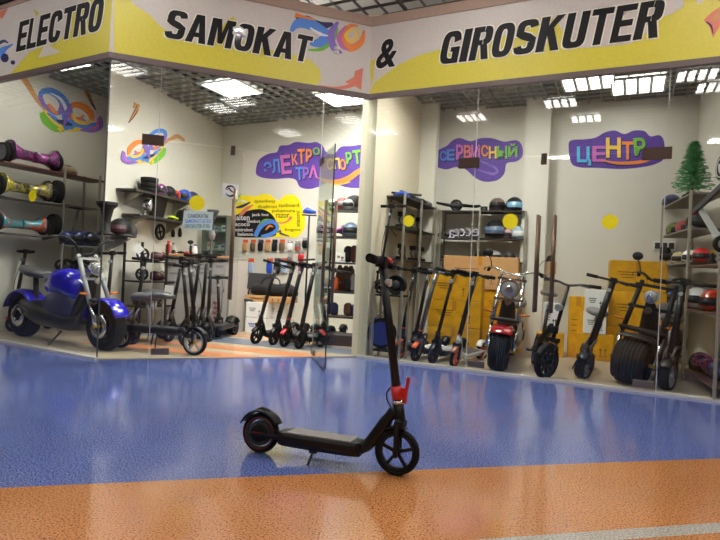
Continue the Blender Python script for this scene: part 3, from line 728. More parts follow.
mural(WP1, 'smaller mirrored looping arrow mural above the black wall shelf', lambda x, y: (122.5+(100-x)*.72, 163-(131-y)*.80+max(0, 40-x)*.92), lambda x, y: (138-(x-84)*.85, 122-(109-y)*.65))

def graffiti(pl, label, cloud, cells, extras):
    t = wthing('graffiti_decal', label, 'mural', pl.px(*cloud[0]), ang2(pl.d)); D = Draw(pl, t)
    D.poly('cloud', cloud, PURPLE, 0, .003, seg=4)
    cx = sum(p[0] for p in cloud)/len(cloud); cy = sum(p[1] for p in cloud)/len(cloud)
    for (ch, x0, y0, x1, y1, m, rot) in cells:
        D.word('letter_shadow', ch, x0+.4, y0+.7, x1+1.3, y1+1.2, GNAVY, .003, .0040, .05, rot=rot)
        D.word('letter', ch, x0, y0, x1, y1, m, .004, .0055, .03, rot=rot)
    for nm, pts, wd, m in extras: D.ribbon(nm, pts, wd, m, .0045, .0065)
graffiti(WPM, 'purple graffiti decal on the back wall reading electro transport in Cyrillic',
    [(256, 170), (259, 160), (268, 154), (277, 152), (280, 146), (289, 145), (296, 142), (309, 143), (316, 142), (323, 146), (326, 152), (334, 154), (341, 147), (352, 146), (366, 144), (380, 146), (380, 186), (360, 188), (345, 187), (330, 182), (318, 187), (309, 189), (300, 187), (296, 180), (288, 178), (276, 179), (264, 178), (257, 175)],
    [('Э', 264, 162, 272, 173, GBLUE, .1), ('Л', 272, 159, 280, 173, GBLUE, .1), ('Е', 281, 155, 291, 174, PINK, .1), ('К', 292, 154, 298, 165, GSALM, .1), ('Т', 298, 149, 305, 164, GORANGE, .05), ('Р', 306, 149, 312, 162, GORANGE, 0), ('О', 313, 147.5, 320, 155, GREEN2, 0),
     ('Т', 296, 167, 303, 180, GBLUE, .05), ('Р', 303, 167, 309, 179, LAV, 0), ('А', 309, 165, 318, 178, PINK, 0), ('Н', 320, 160, 326, 171, PINK, 0), ('С', 327, 158, 333, 170, GYELL, 0), ('П', 334, 158, 340, 169, GYELL, .1), ('О', 340, 159, 346, 170, GORANGE, .1), ('Р', 346, 152, 352, 164, GREEN2, .1), ('Т', 353, 150, 361, 164, GREEN2, .1)],
    [('swoosh', [(318, 178), (332, 182), (346, 180), (358, 172), (366, 166)], [1, 4, 6, 5, 3], GORANGE), ('swoosh', [(322, 180), (336, 184.5), (350, 182)], [1, 1.6, 1], GYELL)])
def cvt(pts, x0, y0, k): return [(x0+x/k, y0+y/k) for x, y in pts]
graffiti(WPR, 'purple graffiti decal reading service in Cyrillic above the helmet shelf',
    cvt([(56, 165), (70, 130), (110, 108), (135, 85), (165, 75), (210, 88), (250, 76), (300, 76), (350, 90), (400, 84), (424, 108), (425, 150), (400, 172), (360, 180), (350, 222), (320, 250), (270, 256), (230, 240), (190, 205), (150, 195), (110, 205), (70, 194)], 420, 120, 4.15),
    [(c, 420+a/4.15, 120+b/4.15, 420+c_/4.15, 120+d_/4.15, m, r_) for c, a, b, c_, d_, m, r_ in (('С', 82, 128, 112, 170, GBLUE, 0), ('Е', 112, 122, 144, 168, GBLUE, 0), ('Р', 150, 102, 180, 165, PINK, 0), ('В', 182, 104, 212, 160, GSALM, 0), ('И', 212, 104, 250, 160, PINK, 0), ('С', 254, 104, 284, 152, GORANGE, 0), ('Н', 286, 110, 318, 160, GYELL, 0), ('Ы', 320, 108, 362, 160, GREEN2, 0), ('Й', 366, 98, 404, 152, GREEN2, 0))],
    [('swoosh', cvt([(250, 170), (300, 192), (322, 212), (300, 224), (240, 206)], 420, 120, 4.15), [1, 2.6, 2.2, 2.6, .6], LAV), ('swoosh', cvt([(262, 175), (296, 190), (310, 208)], 420, 120, 4.15), [.5, 1.2, .5], GNAVY)])
graffiti(WPR, 'purple graffiti decal reading centre in Cyrillic beside the right wall',
    cvt([(164, 285), (178, 270), (215, 268), (255, 262), (285, 245), (320, 238), (352, 250), (385, 238), (420, 240), (440, 258), (470, 254), (486, 275), (486, 330), (460, 350), (410, 362), (340, 368), (260, 364), (200, 362), (172, 345)], 520, 60, 3.375),
    [(c, 520+a/3.375, 60+b/3.375, 520+c_/3.375, 60+d_/3.375, m, r_) for c, a, b, c_, d_, m, r_ in (('Ц', 192, 292, 240, 356, mat('graffiti_cyan', srgb(90, 190, 236), .6), 0), ('Е', 244, 290, 290, 344, PINK, 0), ('Н', 290, 262, 340, 330, GYELL, 0), ('Т', 344, 275, 382, 336, GORANGE, 0), ('Р', 384, 262, 424, 322, GREEN2, .1))],
    [('swoosh', cvt([(275, 338), (330, 348), (400, 345), (440, 330), (466, 305)], 520, 60, 3.375), [.6, 2.8, 3.4, 4, 1], GORANGE), ('swoosh', cvt([(275, 345), (330, 356), (400, 354)], 520, 60, 3.375), [.6, 1.6, .5], GNAVY)])
# yellow brand poster
pst = wthing('wall_poster', 'yellow and black poster of scooter brand names on the back wall', 'poster', WPM.px(262, 215), ang2(WPM.d)); D = Draw(WPM, pst)
k72 = lambda pts: cvt(pts, 220, 180, 7.2)
D.poly('yellow_field', k72([(110, 150), (165, 110), (250, 118), (330, 98), (380, 120), (420, 150), (470, 110), (540, 110), (575, 150), (590, 200), (612, 260), (610, 340), (575, 395), (530, 418), (480, 410), (110, 408), (100, 300)]), YELLOW, 0, .004, seg=3)
D.poly('black_field', k72([(90, 408), (60, 340), (90, 270), (150, 240), (230, 215), (310, 212), (370, 245), (405, 300), (400, 360), (380, 408)]), SBLACK, .004, .006, seg=3)
for tx, x0, y0, x1, y1, rt in (('speedway', 250, 140, 400, 170, 0), ('dualtron', 275, 178, 410, 204, 0), ('zaxboard', 422, 168, 570, 196, 0), ('yokamura', 372, 208, 540, 240, 0), ('razor', 405, 244, 500, 272, 0), ('kugoo', 470, 345, 580, 374, 0)):
    a, b = k72([(x0, y0)])[0], k72([(x1, y1)])[0]; D.word('brand_name', tx, a[0], a[1], b[0], b[1], SBLACK, .004, .0055, 0.0, rot=rt)
a = k72([(562, 280)])[0]; D.word('brand_name', 'xiaomi', a[0]-8, a[1]-2, a[0]+8, a[1]+2, SBLACK, .004, .0055, 0.0, rot=PI/2)
for tx, x0, y0, x1, y1 in (('halten', 95, 250, 215, 290), ('jack hot', 232, 240, 352, 266), ('ninebot', 195, 286, 292, 308), ('ecoco', 110, 312, 215, 332), ('minirobot', 105, 346, 238, 370), ('balance', 130, 378, 238, 402)):
    a, b = k72([(x0, y0)])[0], k72([(x1, y1)])[0]; D.word('brand_name', tx, a[0], a[1], b[0], b[1], GWHITE, .006, .0072, .01)
for nm, pts, wd, m in (('swirl', [(100, 180), (130, 130), (150, 100)], [20, 18, 4], GREEN2), ('swirl', [(110, 200), (160, 190), (220, 160)], [6, 22, 8], GNAVY), ('arrow', [(150, 250), (190, 210), (240, 180)], [30, 26, 6], GSALM),
                     ('swirl', [(120, 160), (160, 150), (200, 165)], [4, 14, 4], GWHITE), ('swirl', [(255, 408), (290, 340), (350, 300), (400, 310), (415, 350), (370, 390), (300, 408)], [30, 34, 34, 30, 24, 30, 20], GBLUE),
                     ('swirl', [(270, 340), (320, 290), (370, 285)], [6, 16, 4], GREEN2), ('swirl', [(330, 360), (360, 330), (385, 340)], [6, 18, 6], GORANGE), ('arrow', [(400, 305), (450, 310), (490, 295), (515, 265)], [4, 10, 12, 22], GSALM), ('swirl', [(410, 380), (435, 365), (440, 385), (500, 405)], [4, 10, 14, 6], GNAVY)):
    D.ribbon(nm, k72(pts), [x/7.2 for x in wd], m, .006, .0085)

# ================================================================ OBJECT BUILDERS (local +x = forward, origin on the ground at the front wheel)
def spoked_wheel(par, name, c, r_, wd, nsp=5, rim=None, tyre=RUBBER, hubm=None, disc=False, fat=.22):
    """tyre > rim with spokes, hub; axle along y"""
    rim = rim or MBLACK; hubm = hubm or rim; c = Vector(c); ri = r_*(1-fat)
    t = MB(); n = 10
    prof = [(r_-(r_-ri)/2+(r_-ri)/2*math.cos(2*PI*k/n), wd/2*math.sin(2*PI*k/n)) for k in range(n)]
    t.lathe(prof, c, (0, 1, 0), 32, closed=True); o = t.build(name, tyre, par)
    m = MB(); rb = ri*.88
    m.lathe([(ri+.003, -wd*.38), (ri+.003, wd*.38), (rb, wd*.34), (rb, -wd*.34)], c, (0, 1, 0), 32, closed=True)
    if nsp:
        for k in range(nsp):
            a = 2*PI*k/nsp+.3; d = Vector((math.cos(a), 0, math.sin(a)))
            m.bar(c+d*ri*.12, c+d*ri*.93, wd*.34, ri*.16, up=(0, 1, 0))
    else: m.cyl(c-Vector((0, wd*.3, 0)), c+Vector((0, wd*.3, 0)), rb*.9, n=24)
    m.build('rim', rim, o)
    h = MB(); h.cyl(c-Vector((0, wd*.5, 0)), c+Vector((0, wd*.5, 0)), ri*.22, n=14); h.cyl(c-Vector((0, wd*.62, 0)), c+Vector((0, wd*.62, 0)), ri*.09, n=8); h.build('hub', hubm, o)
    if disc:
        d_ = MB(); d_.lathe([(ri*.86, wd*.52), (ri*.86, wd*.57), (ri*.42, wd*.57), (ri*.42, wd*.52)], c-Vector((0, wd*1.09, 0)), (0, 1, 0), 24, closed=True)
        d_.build('brake_disc', CHROME, o)
    return o
def fender_mb(c, r_, a0, a1, wd, th=.004, n=14, drop=.25):
    c = Vector(c); rg = []
    for i in range(n+1):
        a = R(a0+(a1-a0)*i/n); d = Vector((math.cos(a), 0, math.sin(a))); ring = []
        for (q, y) in ((0, -1), (1, -.75), (1.25, 0), (1, .75), (0, 1)): ring.append(c+d*(r_+wd*drop*q*.5)+Vector((0, y*wd/2, 0)))
        ring += [p-d*th for p in reversed(ring)]
        rg.append(ring)
    return MB().rings(rg)

def kick_scooter(label, loc, rz, group=None, lean=0.0, wb=.80, rf=.108, rrr=.105, H=1.05, stemm=None, deckm=None, padm=None, accent=None, rimm=None, tyre=RUBBER, bar=.22, detail=False, wtyre=.045, seat=False, deckz=(.075, .135), barred=False, double=False, steer=0.0, name='kick_scooter', rise=0.0, deckw=.15, seath=.0, cable=True, stemr=.021, cat='kick scooter', hubr=None):
    stemm = stemm or BLACK; deckm = deckm or BLACK; padm = padm or GREYD; rimm = rimm or MBLACK; accent = accent or stemm
    t = thing(name, label, cat, loc, rz, group, lean)
    slp = .188 if detail else .158
    sx = lambda z: -.005-slp*(z-.32)          # steering axis
    fw = spoked_wheel(t, 'front_wheel', (0, 0, rf), rf, wtyre, 5, rimm, tyre, hubr)
    if detail:
        rw = spoked_wheel(t, 'rear_wheel', (-wb, 0, rrr), rrr, wtyre, 0, GREYD, tyre)
        MB().lathe([(rrr*.80, .0245), (rrr*.80, .0262), (rrr*.76, .0262), (rrr*.76, .0245)], (-wb, -.0505, rrr), (0, 1, 0), 32, closed=True).build('red_ring', mat('red_line', srgb(120, 30, 34), .5), rw)
        MB().cyl((-wb, -.03, rrr), (-wb, .03, rrr), .045, n=20).build('motor_cover', MBLACK, rw)
    else: rw = spoked_wheel(t, 'rear_wheel', (-wb, 0, rrr), rrr, wtyre, 5, rimm, tyre)
    # deck
    z0, z1 = deckz; hx = (z1-z0)/2; zm = (z0+z1)/2; xr, xf = -wb+.13, -.20
    d = MB()
    rg = []
    for x, hw in ((xr-.01, deckw*.32), (xr+.02, deckw*.46), (xr+.10, deckw*.5), (xf-.05, deckw*.5), (xf, deckw*.42), (xf+.02, deckw*.3)):
        rg.append([Vector((x, y*hw, zm+z*hx)) for y, z in ((-.8, -1), (.8, -1), (1, -.4), (1, .55), (.9, 1), (-.9, 1), (-1, .55), (-1, -.4))])
    d.rings(rg, smooth=False)
    dk = d.build('deck', deckm, t, bev=.004)
    MB().box(((xr+xf)/2+.01, 0, z1+.003), (xf-xr-.07, deckw*.84, .006)).build('deck_mat', padm, dk, bev=.002)
    arms = MB()
    for y in (-1, 1): arms.bar((xr+.03, y*deckw*.32, zm+.005), (-wb-.03, y*(wtyre/2+.016), rrr+.0), .016, .052 if detail else .04, up=(0, 1, 0))
    arms.build('rear_arm', deckm, dk)
    if detail:
        for y in (-1, 1): MB().box((-wb-.0, y*(wtyre/2+.025), rrr), (.05, .003, .022)).build('reflector', RED, dk)
    # neck from deck to head tube
    nk = MB(); hz = .325
    path = smooth_path([(xf-.02, 0, zm+.0), (xf+.045, 0, zm+.022), (-.10, 0, .20), (-.065, 0, .255), (-.025, 0, hz-.012)], 5)
    nk.tube(path, [.034, .034, .034, .034, .033]+[.031]*(len(path)-10)+[.027]*5, 12, up=(0, 1, 0), flat=.86)
    nk.cyl((sx(.26), 0, .26), (sx(.35), 0, .35), .0275, .026, 16)
    nk.build('neck', deckm, t)
    # fork
    fk = MB(); y_ = wtyre/2+.016
    for y in (-1, 1): fk.tube([(sx(.27), y*y_*.55, .272), (.0, y*y_, .235), (.0, y*y_, rf-.02)], [.014, .013, .012], 8)
    fk.box((sx(.25), 0, .25), (.045, 2*y_+.01, .03)); fk.cyl((0, -y_-.012, rf), (0, y_+.012, rf), .009, n=8)
    fk.build('fork', stemm if not detail else MBLACK, t)
    if detail: fender_mb((0, 0, rf), rf+.006, 70, 118, wtyre+.006).build('front_fender', MBLACK, t)
    else: fender_mb((0, 0, rf), rf+.01, 30, 130, wtyre+.012).build('front_fender', accent, t)
    # rear fender
    ff = fender_mb((-wb, 0, rrr), rrr+.010, 28, 160, wtyre+.026, n=18); f_ = ff.build('rear_fender', deckm, t)
    if detail: MB().loft([(-wb-.03, 0, rrr*2+.018, .012, .003), (-wb+.0, 0, rrr*2+.024, .016, .009), (-wb+.04, 0, rrr*2+.012, .014, .008), (-wb+.055, 0, rrr*2, .01, .003)], 10).build('fender_hook', MBLACK, f_)
    # stem
    st = MB(); st.tube([(sx(.35), 0, .35), (sx(H-.30), 0, H-.30), (sx(H-.02), 0, H-.02)], [stemr+.002, stemr, stemr-.002], 14); s_ = st.build('stem', stemm, t)
    MB().cyl((sx(.345), 0, .345), (sx(.36), 0, .36), .031, n=18).build('collar', accent if not detail else CHROME, s_)
    if detail:
        lt = MB(); lt.tube([(sx(.365), 0, .365), (sx(.43), 0, .43)], [.029, .028], 16); l_ = lt.build('folding_latch', RED, t)
        lv = MB(); lv.curve([(.022, 0, .35), (.026, 0, .40), (.030, 0, .44), (.034, 0, .478)], [.009]*19, 8, up=(0, 1, 0)); lv.box((.006, 0, .40), (.05, .018, .05)); lv.build('latch_lever', RED, l_)
        MB().curve([(-.045, .01, .43), (-.075, .014, .39), (-.068, .012, .35), (-.04, .0, .32)], .004, 6).build('cable', MBLACK, t)
    elif cable and not double:
        MB().curve([(sx(H)+.03, .05, H-.03), (sx(H)+.10, .05, H-.18), (sx(.6)+.09, .03, .62), (.03, .02, .33)], .004, 6).build('cable', MBLACK, t)
    # handlebar
    hb = thing('handlebar', None, None) if False else None
    hx_ = sx(H); b = MB()
    b.tube([(hx_, -bar, H+rise), (hx_, -bar*.4, H), (hx_, bar*.4, H), (hx_, bar, H+rise)], .0125 if detail else .013, 10)
    b.box((hx_, 0, H-.005), (.05, .06, .04)); hbo = b.build('handlebar', stemm if not barred else MBLACK, t, bev=.0)
    for y in (-1, 1): MB().cyl((hx_, y*(bar-.115), H+rise*.5), (hx_, y*bar, H+rise), .0175 if not detail else .0225, n=12).build('grip', RUBBER, hbo)
    dp = MB().box((hx_+.002, 0, H+.02), (.045, .06, .018)); dp.build('display', MBLACK, hbo, bev=.004)
    lv = MB(); lv.curve([(hx_+.015, .07, H-.005), (hx_+.06, .10, H-.012), (hx_+.065, .18, H-.02)], .006, 6)
    lv.build('brake_lever', MBLACK, hbo)
    if detail:
        MB().loft([(hx_-.024, -.075, H+.004, .016, .012), (hx_, -.07, H+.01, .022, .016), (hx_+.022, -.07, H+.004, .016, .012)], 10).build('bell', MBLACK, hbo)
        MB().loft([(hx_+.0, .06, H+.012, .02, .012), (hx_+.02, .06, H+.018, .022, .014), (hx_+.04, .06, H+.01, .014, .01)], 10).build('throttle_housing', RED, hbo)
    hl_ = MB(); hl_.cyl((hx_+.02, 0, H-.10), (hx_+.055, 0, H-.105), .018, .02, 12); hl_.build('headlight', LGREY, t)
    if seat:
        sp = MB(); sp.cyl((-wb*.62, 0, z1), (-wb*.66, 0, .56+seath), .016, n=10); sp.build('seat_post', STEEL, t)
        MB().loft([(-wb*.66-.15, 0, .58+seath, .09, .03), (-wb*.66-.10, 0, .59+seath, .12, .046), (-wb*.66+.02, 0, .59+seath, .10, .046), (-wb*.66+.12, 0, .585+seath, .05, .03), (-wb*.66+.16, 0, .58+seath, .03, .015)], 16).build('seat', seat if not isinstance(seat, bool) else SEATL, t)
    if double:
        for y in (-1, 1):
            c_ = MB(); c_.tube([(sx(.42), y*.035, .42), (sx(.30)+.06, y*.035, .33), (0, y*(y_+.01), rf)], .013, 8); c_.build('suspension_arm', GREYD, t)
    if steer:
        for c_ in t.children:
            if c_.name.split('.')[0] in ('front_wheel', 'fork', 'front_fender', 'stem', 'handlebar', 'headlight', 'cable', 'suspension_arm'): c_.rotation_euler = (0, 0, steer)
    ks = MB(); kx = xf-.22; ks.curve([(kx, -deckw*.35, z0+.005), (kx-.005, -deckw*.5, z0-.03), (kx-.01, -deckw*.62, .004)], .006, 8); ks.box((kx, -deckw*.35, z0+.0), (.04, .03, .02)); ks.build('kickstand', MBLACK, t)
    return t

def moped(label, loc, rz, paint, group=None, lean=0.0, wb=1.28, rw=.235, tw=.20, name='electric_moped', lamp_r=.085, front_small=False, headm=None, mirrors=(1,), windshield=False, rimw=None, tank=False, seatz=.70, up=0.0, fa0=52, fa1=150, barw=.31, barh=.10, tubem=None):
    t = thing(name, label, 'moped', loc, rz, group, lean)
    rimm = rimw or STEEL
    def w(nm, x):
        o = spoked_wheel(t, nm, (x, 0, rw), rw, tw if nm != 'front_wheel' or not front_small else tw*.6, 5, MBLACK if not rimw else rimm, RUBBER, fat=.42 if not front_small else .30, disc=True)
        g = MB(); ww = (tw if nm != 'front_wheel' or not front_small else tw*.6)
        for k in range(-3, 4):
            y = k*ww*.11; rr_ = rw*(1-.0)-(.42*rw/2)*(1-math.sqrt(max(0, 1-(2*y/ww)**2)))
            g.lathe([(rr_+.004, y-.006), (rr_+.004, y+.006), (rr_-.006, y+.006), (rr_-.006, y-.006)], (x, 0, rw), (0, 1, 0), 40, closed=True)
        g.build('tread', mat('tread_rubber', srgb(40, 40, 41), .85), o)
        return o
    fw = w('front_wheel', 0); w('rear_wheel', -wb)
    y_ = (tw*(.6 if front_small else 1))/2+.035
    sx = lambda z: -.50*(z-rw)
    fk = MB()
    for y in (-1, 1): fk.tube([(0.0, y*y_, rw), (sx(.52), y*y_, .52)], [.022, .022], 12)
    fk.build('fork_leg', CHROME, t)
    fk = MB()
    for y in (-1, 1): fk.tube([(sx(.50), y*y_*1.0, .50), (sx(.88+up), y*y_*.85, .88+up)], [.026, .024], 12)
    for z in (.62+up, .84+up): fk.box((sx(z), 0, z), (.06, 2*y_+.04, .03))
    fk.build('fork_tube', tubem or (LGREY if tank else CHROME), t)
    nut = MB().cyl((0, -y_-.03, rw), (0, y_+.03, rw), .016, n=8); nut.build('axle', BRASS, t)
    fender_mb((0, 0, rw), rw+.022, fa0, fa1, tw*(.62 if front_small else 1.02)+.02, .006, 18, .16).build('front_fender', paint, t)
    br = MB()
    for y in (-1, 1): br.tube([(0, y*(y_-.012), rw), (sx(.49)+.0, y*(y_-.012), .50)], .008, 6)
    br.build('fender_stay', GREYD, t)
    # bars
    hb = MB(); hx, hz = sx(.90+up), .90+up
    q_ = [(hx-.20, -barw, hz+barh-.03), (hx-.08, -barw+.03, hz+barh), (hx+.02, -barw*.56, hz+barh*.8), (hx+.0, -.07, hz)]; hb.curve(q_+[(a, -b, c_) for a, b, c_ in reversed(q_)], .013, 10)
    ho = hb.build('handlebar', CHROME if not tank and not tubem else MBLACK, t)
    for y in (-1, 1):
        MB().cyl((hx-.09, y*(barw-.025), hz+barh-.005), (hx-.22, y*(barw+.005), hz+barh-.035), .019, n=10).build('grip', RUBBER, ho)
        MB().curve([(hx-.04, y*(barw-.05), hz+barh), (hx-.06, y*(barw+.02), hz+barh-.01), (hx-.18, y*(barw+.05), hz+barh-.04)], .006, 6).build('brake_lever', GREYD, ho)
    for y in mirrors:
        m = MB(); m.curve([(hx-.06, y*(barw-.05), hz+barh), (hx-.05, y*(barw-.03), hz+barh+.08), (hx-.07, y*(barw-.0), hz+barh+.13)], .006, 6); m.ell((hx-.07, y*(barw+.01), hz+barh+.165), (.015, .055, .045), 14, 8); m.build('mirror', MBLACK, ho)
    hd = MB(); lx = sx(.74+up)+.11; hd.lathe([(lamp_r*.4, -.12), (lamp_r*.85, -.07), (lamp_r, 0), (lamp_r, .02)], (lx, 0, .74+up), (1, 0, -.1), 20); h_ = hd.build('headlight', headm or CHROME, t)
    ln = MB(); ln.ell((lx+.018, 0, .738+up), (.018, lamp_r*.9, lamp_r*.9), 16, 8); ln.build('lens', mat('lamp_lens', (.45, .46, .47), .12, .3, coat=1), h_)
    MB().lathe([(lamp_r*.3, .034), (lamp_r*.42, .05), (lamp_r*.3, .052)], (lx, 0, .738+up), (1, 0, -.1), 12, ).build('bulb', CHROME, h_)
    h2 = MB().lathe([(.02, -.03), (.038, .0), (.035, .02)], (sx(.60+up)+.06, 0, .60+up), (1, 0, 0), 14); h2.build('fog_lamp', CHROME, t)
    bh = MB(); bh.loft([(sx(.55)+.0, 0, .535, y_*1.1, .012), (sx(.55)+.05, 0, .54, y_*1.25, .02), (sx(.55)+.12, 0, .53, y_*1.05, .015)], 12); bh.build('fork_brace', MBLACK, t)
    for y in (-1, 1): MB().tube([(sx(.60)+.02, y*(y_+.01), .60), (sx(.60)+.03, y*(y_+.11), .61)], .012, 8).build('turn_signal', mat('amber', srgb(200, 110, 30), .3), t)
    # body
    b = MB(); b.loft([(-wb-.05, 0, .42, .06, .04), (-wb+.12, 0, .38, .13, .12), (-wb+.40, 0, .30, .17, .13), (-.55, 0, .25, .17, .09), (-.36, 0, .27, .14, .09), (-.31, 0, .36, .10, .07)], 18); b.build('body', mat('moped_body', srgb(40, 38, 38), .35, coat=.4), t)
    hs = MB(); hs.loft([(-.56, 0, .22, .10, .04), (-.46, 0, .34, .12, .10), (-.38, 0, .50, .10, .12), (-.30, 0, .66, .08, .10), (-.24, 0, .78, .05, .04)], 16); hs.build('leg_shield', mat('moped_body', (0, 0, 0)), t)
    if tank:
        tk = MB(); tk.loft([(-1.02, 0, .64, .05, .05), (-.95, 0, .66, .12, .10), (-.80, 0, .70, .155, .15), (-.62, 0, .70, .16, .16), (-.46, 0, .64, .13, .15), (-.38, 0, .60, .07, .08)], 20); tk.build('tank', paint, t)
        MB().loft([(-1.0, 0, .42, .10, .12), (-.84, 0, .44, .145, .17), (-.58, 0, .44, .145, .17), (-.42, 0, .44, .10, .12)], 16).build('side_panel', mat('panel_violet', srgb(66, 64, 96), .35, coat=.5), t)
    st = MB(); sz = seatz; st.loft([(-wb-.06, 0, sz+.035, .06, .03), (-wb+.04, 0, sz+.02, .13, .05), (-wb+.20, 0, sz-.02, .16, .055), (-wb+.34, 0, sz-.03, .13, .05), (-wb+.42, 0, sz-.04, .06, .03)], 18)
    s_ = st.build('seat', SEATL, t)
    sp = MB(); sp.tube([(-wb+.22, 0, .40), (-wb+.18, 0, sz-.06)], .03, 10); sp.build('seat_post', GREYD, t)
    fender_mb((-wb, 0, rw), rw+.03, 20, 165, tw+.06, .008, 18, .2).build('rear_fender', paint, t)
    for y in (-1, 1): MB().curve([(-wb-.02, y*(tw/2+.05), rw), (-wb+.1, y*(tw/2+.06), rw+.12), (-wb+.30, y*.16, .32)], .016, 8).build('swing_arm', GREYD, t)
    MB().box((-wb-.29, 0, .46), (.02, .12, .05)).build('tail_light', RED, t, bev=.006)
    MB().curve([(-.62, -.10, .16), (-.64, -.16, .08), (-.66, -.22, .006)], .011, 8).build('kickstand', GREYD, t)
    return t

def helmet(label, loc, rz, shell, r_=.13, group=None, visor=MBLACK, name='helmet', stripes=None):
    t = thing(name, label, 'helmet', loc, rz, group)
    s_ = MB(); s_.ell((0, 0, r_*.62), (r_*1.12, r_*.92, r_*.95), 20, 12, zmin=-.62); s_.build('shell', shell, t)
    v = MB(); n = 9; rg = []
    for z, k in ((.42, 1.06), (.62, 1.13), (.86, 1.09)):
        pass
    for i in range(n):
        a = -1.0+2.0*i/(n-1); c_, q = math.cos(a), math.sin(a)
        rg.append([Vector((r_*1.15*c_, r_*.95*q, r_*.36)), Vector((r_*1.2*c_, r_*.985*q, r_*.62)), Vector((r_*1.08*c_, r_*.90*q, r_*.95)), Vector((r_*1.04*c_, r_*.86*q, r_*.93)), Vector((r_*1.12*c_, r_*.92*q, r_*.60)), Vector((r_*1.08*c_, r_*.90*q, r_*.37))])
    v.rings(rg, smooth=False); v.build('visor', visor, t)
    p = MB(); p.lathe([(r_*.80, 0), (r_*.92, .01), (r_*.88, .03), (r_*.76, .02)], (0, 0, r_*.02), (0, 0, 1), 20, closed=True); p.build('rim_padding', GREYD, t)
    if stripes:
        m = MB(); m.tube([Vector((r_*1.13*math.cos(a), 0, r_*.62+r_*.965*math.sin(a))) for a in [R(x) for x in range(55, 170, 12)]], r_*.13, 8, up=(0, 1, 0), flat=.16); m.build('stripe', stripes, t)
    return t
def hoverboard(label, loc, rz, shell, L=.60, r_=.085, group=None, roll=0.0, wheelm=None, ringm=None):
    t = thing('hoverboard', label, 'hoverboard', loc, rz, group, lean=roll); kk = r_/.085
    for y in (-1, 1):
        s_ = MB(); q = []
        for x, hy, hz in ((.01, .055, .046), (.08, .068, .044), (.15, .085, .046), (.215, .098, .058), (.25, .10, .078), (.275, .098, .088)): q.append((y*x*L/.6, 0, r_+.005+(hz-.035)*.3*kk, hy*(.5+.5*kk), hz*kk))
        s_.loft(q, 16); s_.build('foot_pod', shell, t)
        MB().box((y*.14*L/.6, 0, r_+.038*kk), (.12*L/.6, .10, .008)).build('foot_pad', MBLACK, t, bev=.003)
        w_ = MB(); w_.lathe([(r_*.55, -.025), (r_*.9, -.028), (r_, -.012), (r_, .012), (r_*.9, .028), (r_*.55, .025)], (y*(L/2-.0), 0, r_), (1, 0, 0), 24); wo = w_.build('wheel', wheelm or RUBBER, t)
        MB().lathe([(r_*.5, -.030), (r_*.56, 0), (r_*.5, .030), (r_*.1, .034)], (y*(L/2), 0, r_), (1, 0, 0), 20).build('hub_cap', ringm or GREY, wo)
    MB().cyl((-.03, 0, r_), (.03, 0, r_), .028, n=14).build('pivot', MBLACK, t)
    return t
def carton(label, loc, rz, size, m=CARD, tape=TAPE, group=None, marks=True, name='cardboard_box', printm=None, textlines=None):
    x, y, z = size; t = thing(name, label, 'box', loc, rz, group)
    MB().box((0, 0, z/2+.001), (x, y, z-.002)).build('carton', m, t, bev=.006)
    tp = MB(); tp.box((0, 0, z+.0005), (x*1.002, .055, .002)); tp.box((0, -y/2-.0008, z-.06), (.055, .0016, .12)); tp.box((-x/2-.0008, 0, z-.05), (.0016, .055, .10)); tp.box((x/2+.0008, 0, z-.05), (.0016, .055, .10)); tp.build('tape', tape, t)
    if marks:
        k = MB(); random.seed(int(x*1000+z*777))
        # handling arrows and a label outline
        for i in range(2):
            cx = x*(.16+.13*i); cz = z*.30
            k.box((cx, -y/2-.001, cz), (.008, .0016, z*.2)); k.prism([(cx-.018, cz+z*.1), (cx+.018, cz+z*.1), (cx, cz+z*.1+.03)], lambda a, b, tt: Vector((a, -y/2-tt, b)), .0004, .0018)
            k.box((cx, -y/2-.001, cz-z*.12), (.05, .0016, .006))
        for i in range(3): k.box((-x*.18, -y/2-.001, z*(.62-.09*i)), (x*(.34-.06*i), .0016, .010))
        k.build('printing', printm or mat('box_print', srgb(110, 76, 30), .6), t)
    return t
def rack(name, label, org, rz, L, dep, shelves, m=SHELFDK, posts=((0, 0), (1, 0), (0, 1), (1, 1)), z0=0.0, ztop=2.0, postm=ALU, group=None, th=.02, pr=.013):
    """local x along the front edge, +y to the back; shelves: (z, x0, x1)"""
    t = thing(name, label, 'shelf', (org[0], org[1], 0), rz, group)
    for (px_, py_) in posts:
        MB().box((px_*L, py_*dep, (z0+ztop)/2), (pr*2, pr*2, ztop-z0)).build('post', postm, t, bev=.003)
    for (z, x0, x1) in shelves:
        MB().box(((x0+x1)/2*L, dep/2, z-th/2), ((x1-x0)*L, dep, th)).build('shelf', m, t, bev=.002)
    return t
def on(rk, x, y, z):
    """point in the room for a local point of a rack"""
    return Matrix.Rotation(rk.rotation_euler[2], 3, 'Z') @ Vector((x, y, z))+Vector(rk.location)

# ================================================================ THE SCOOTER ON THE MALL FLOOR
kick_scooter('black kick scooter with red folding latch standing alone on the blue mall floor', (.222, 2.70, 0), R(-18.2), lean=R(-4.0), wb=.75, rf=.113, rrr=.105, H=1.045, detail=True, bar=.215, padm=mat('grip_mat', srgb(138, 134, 132), .4), deckz=(.068, .137))

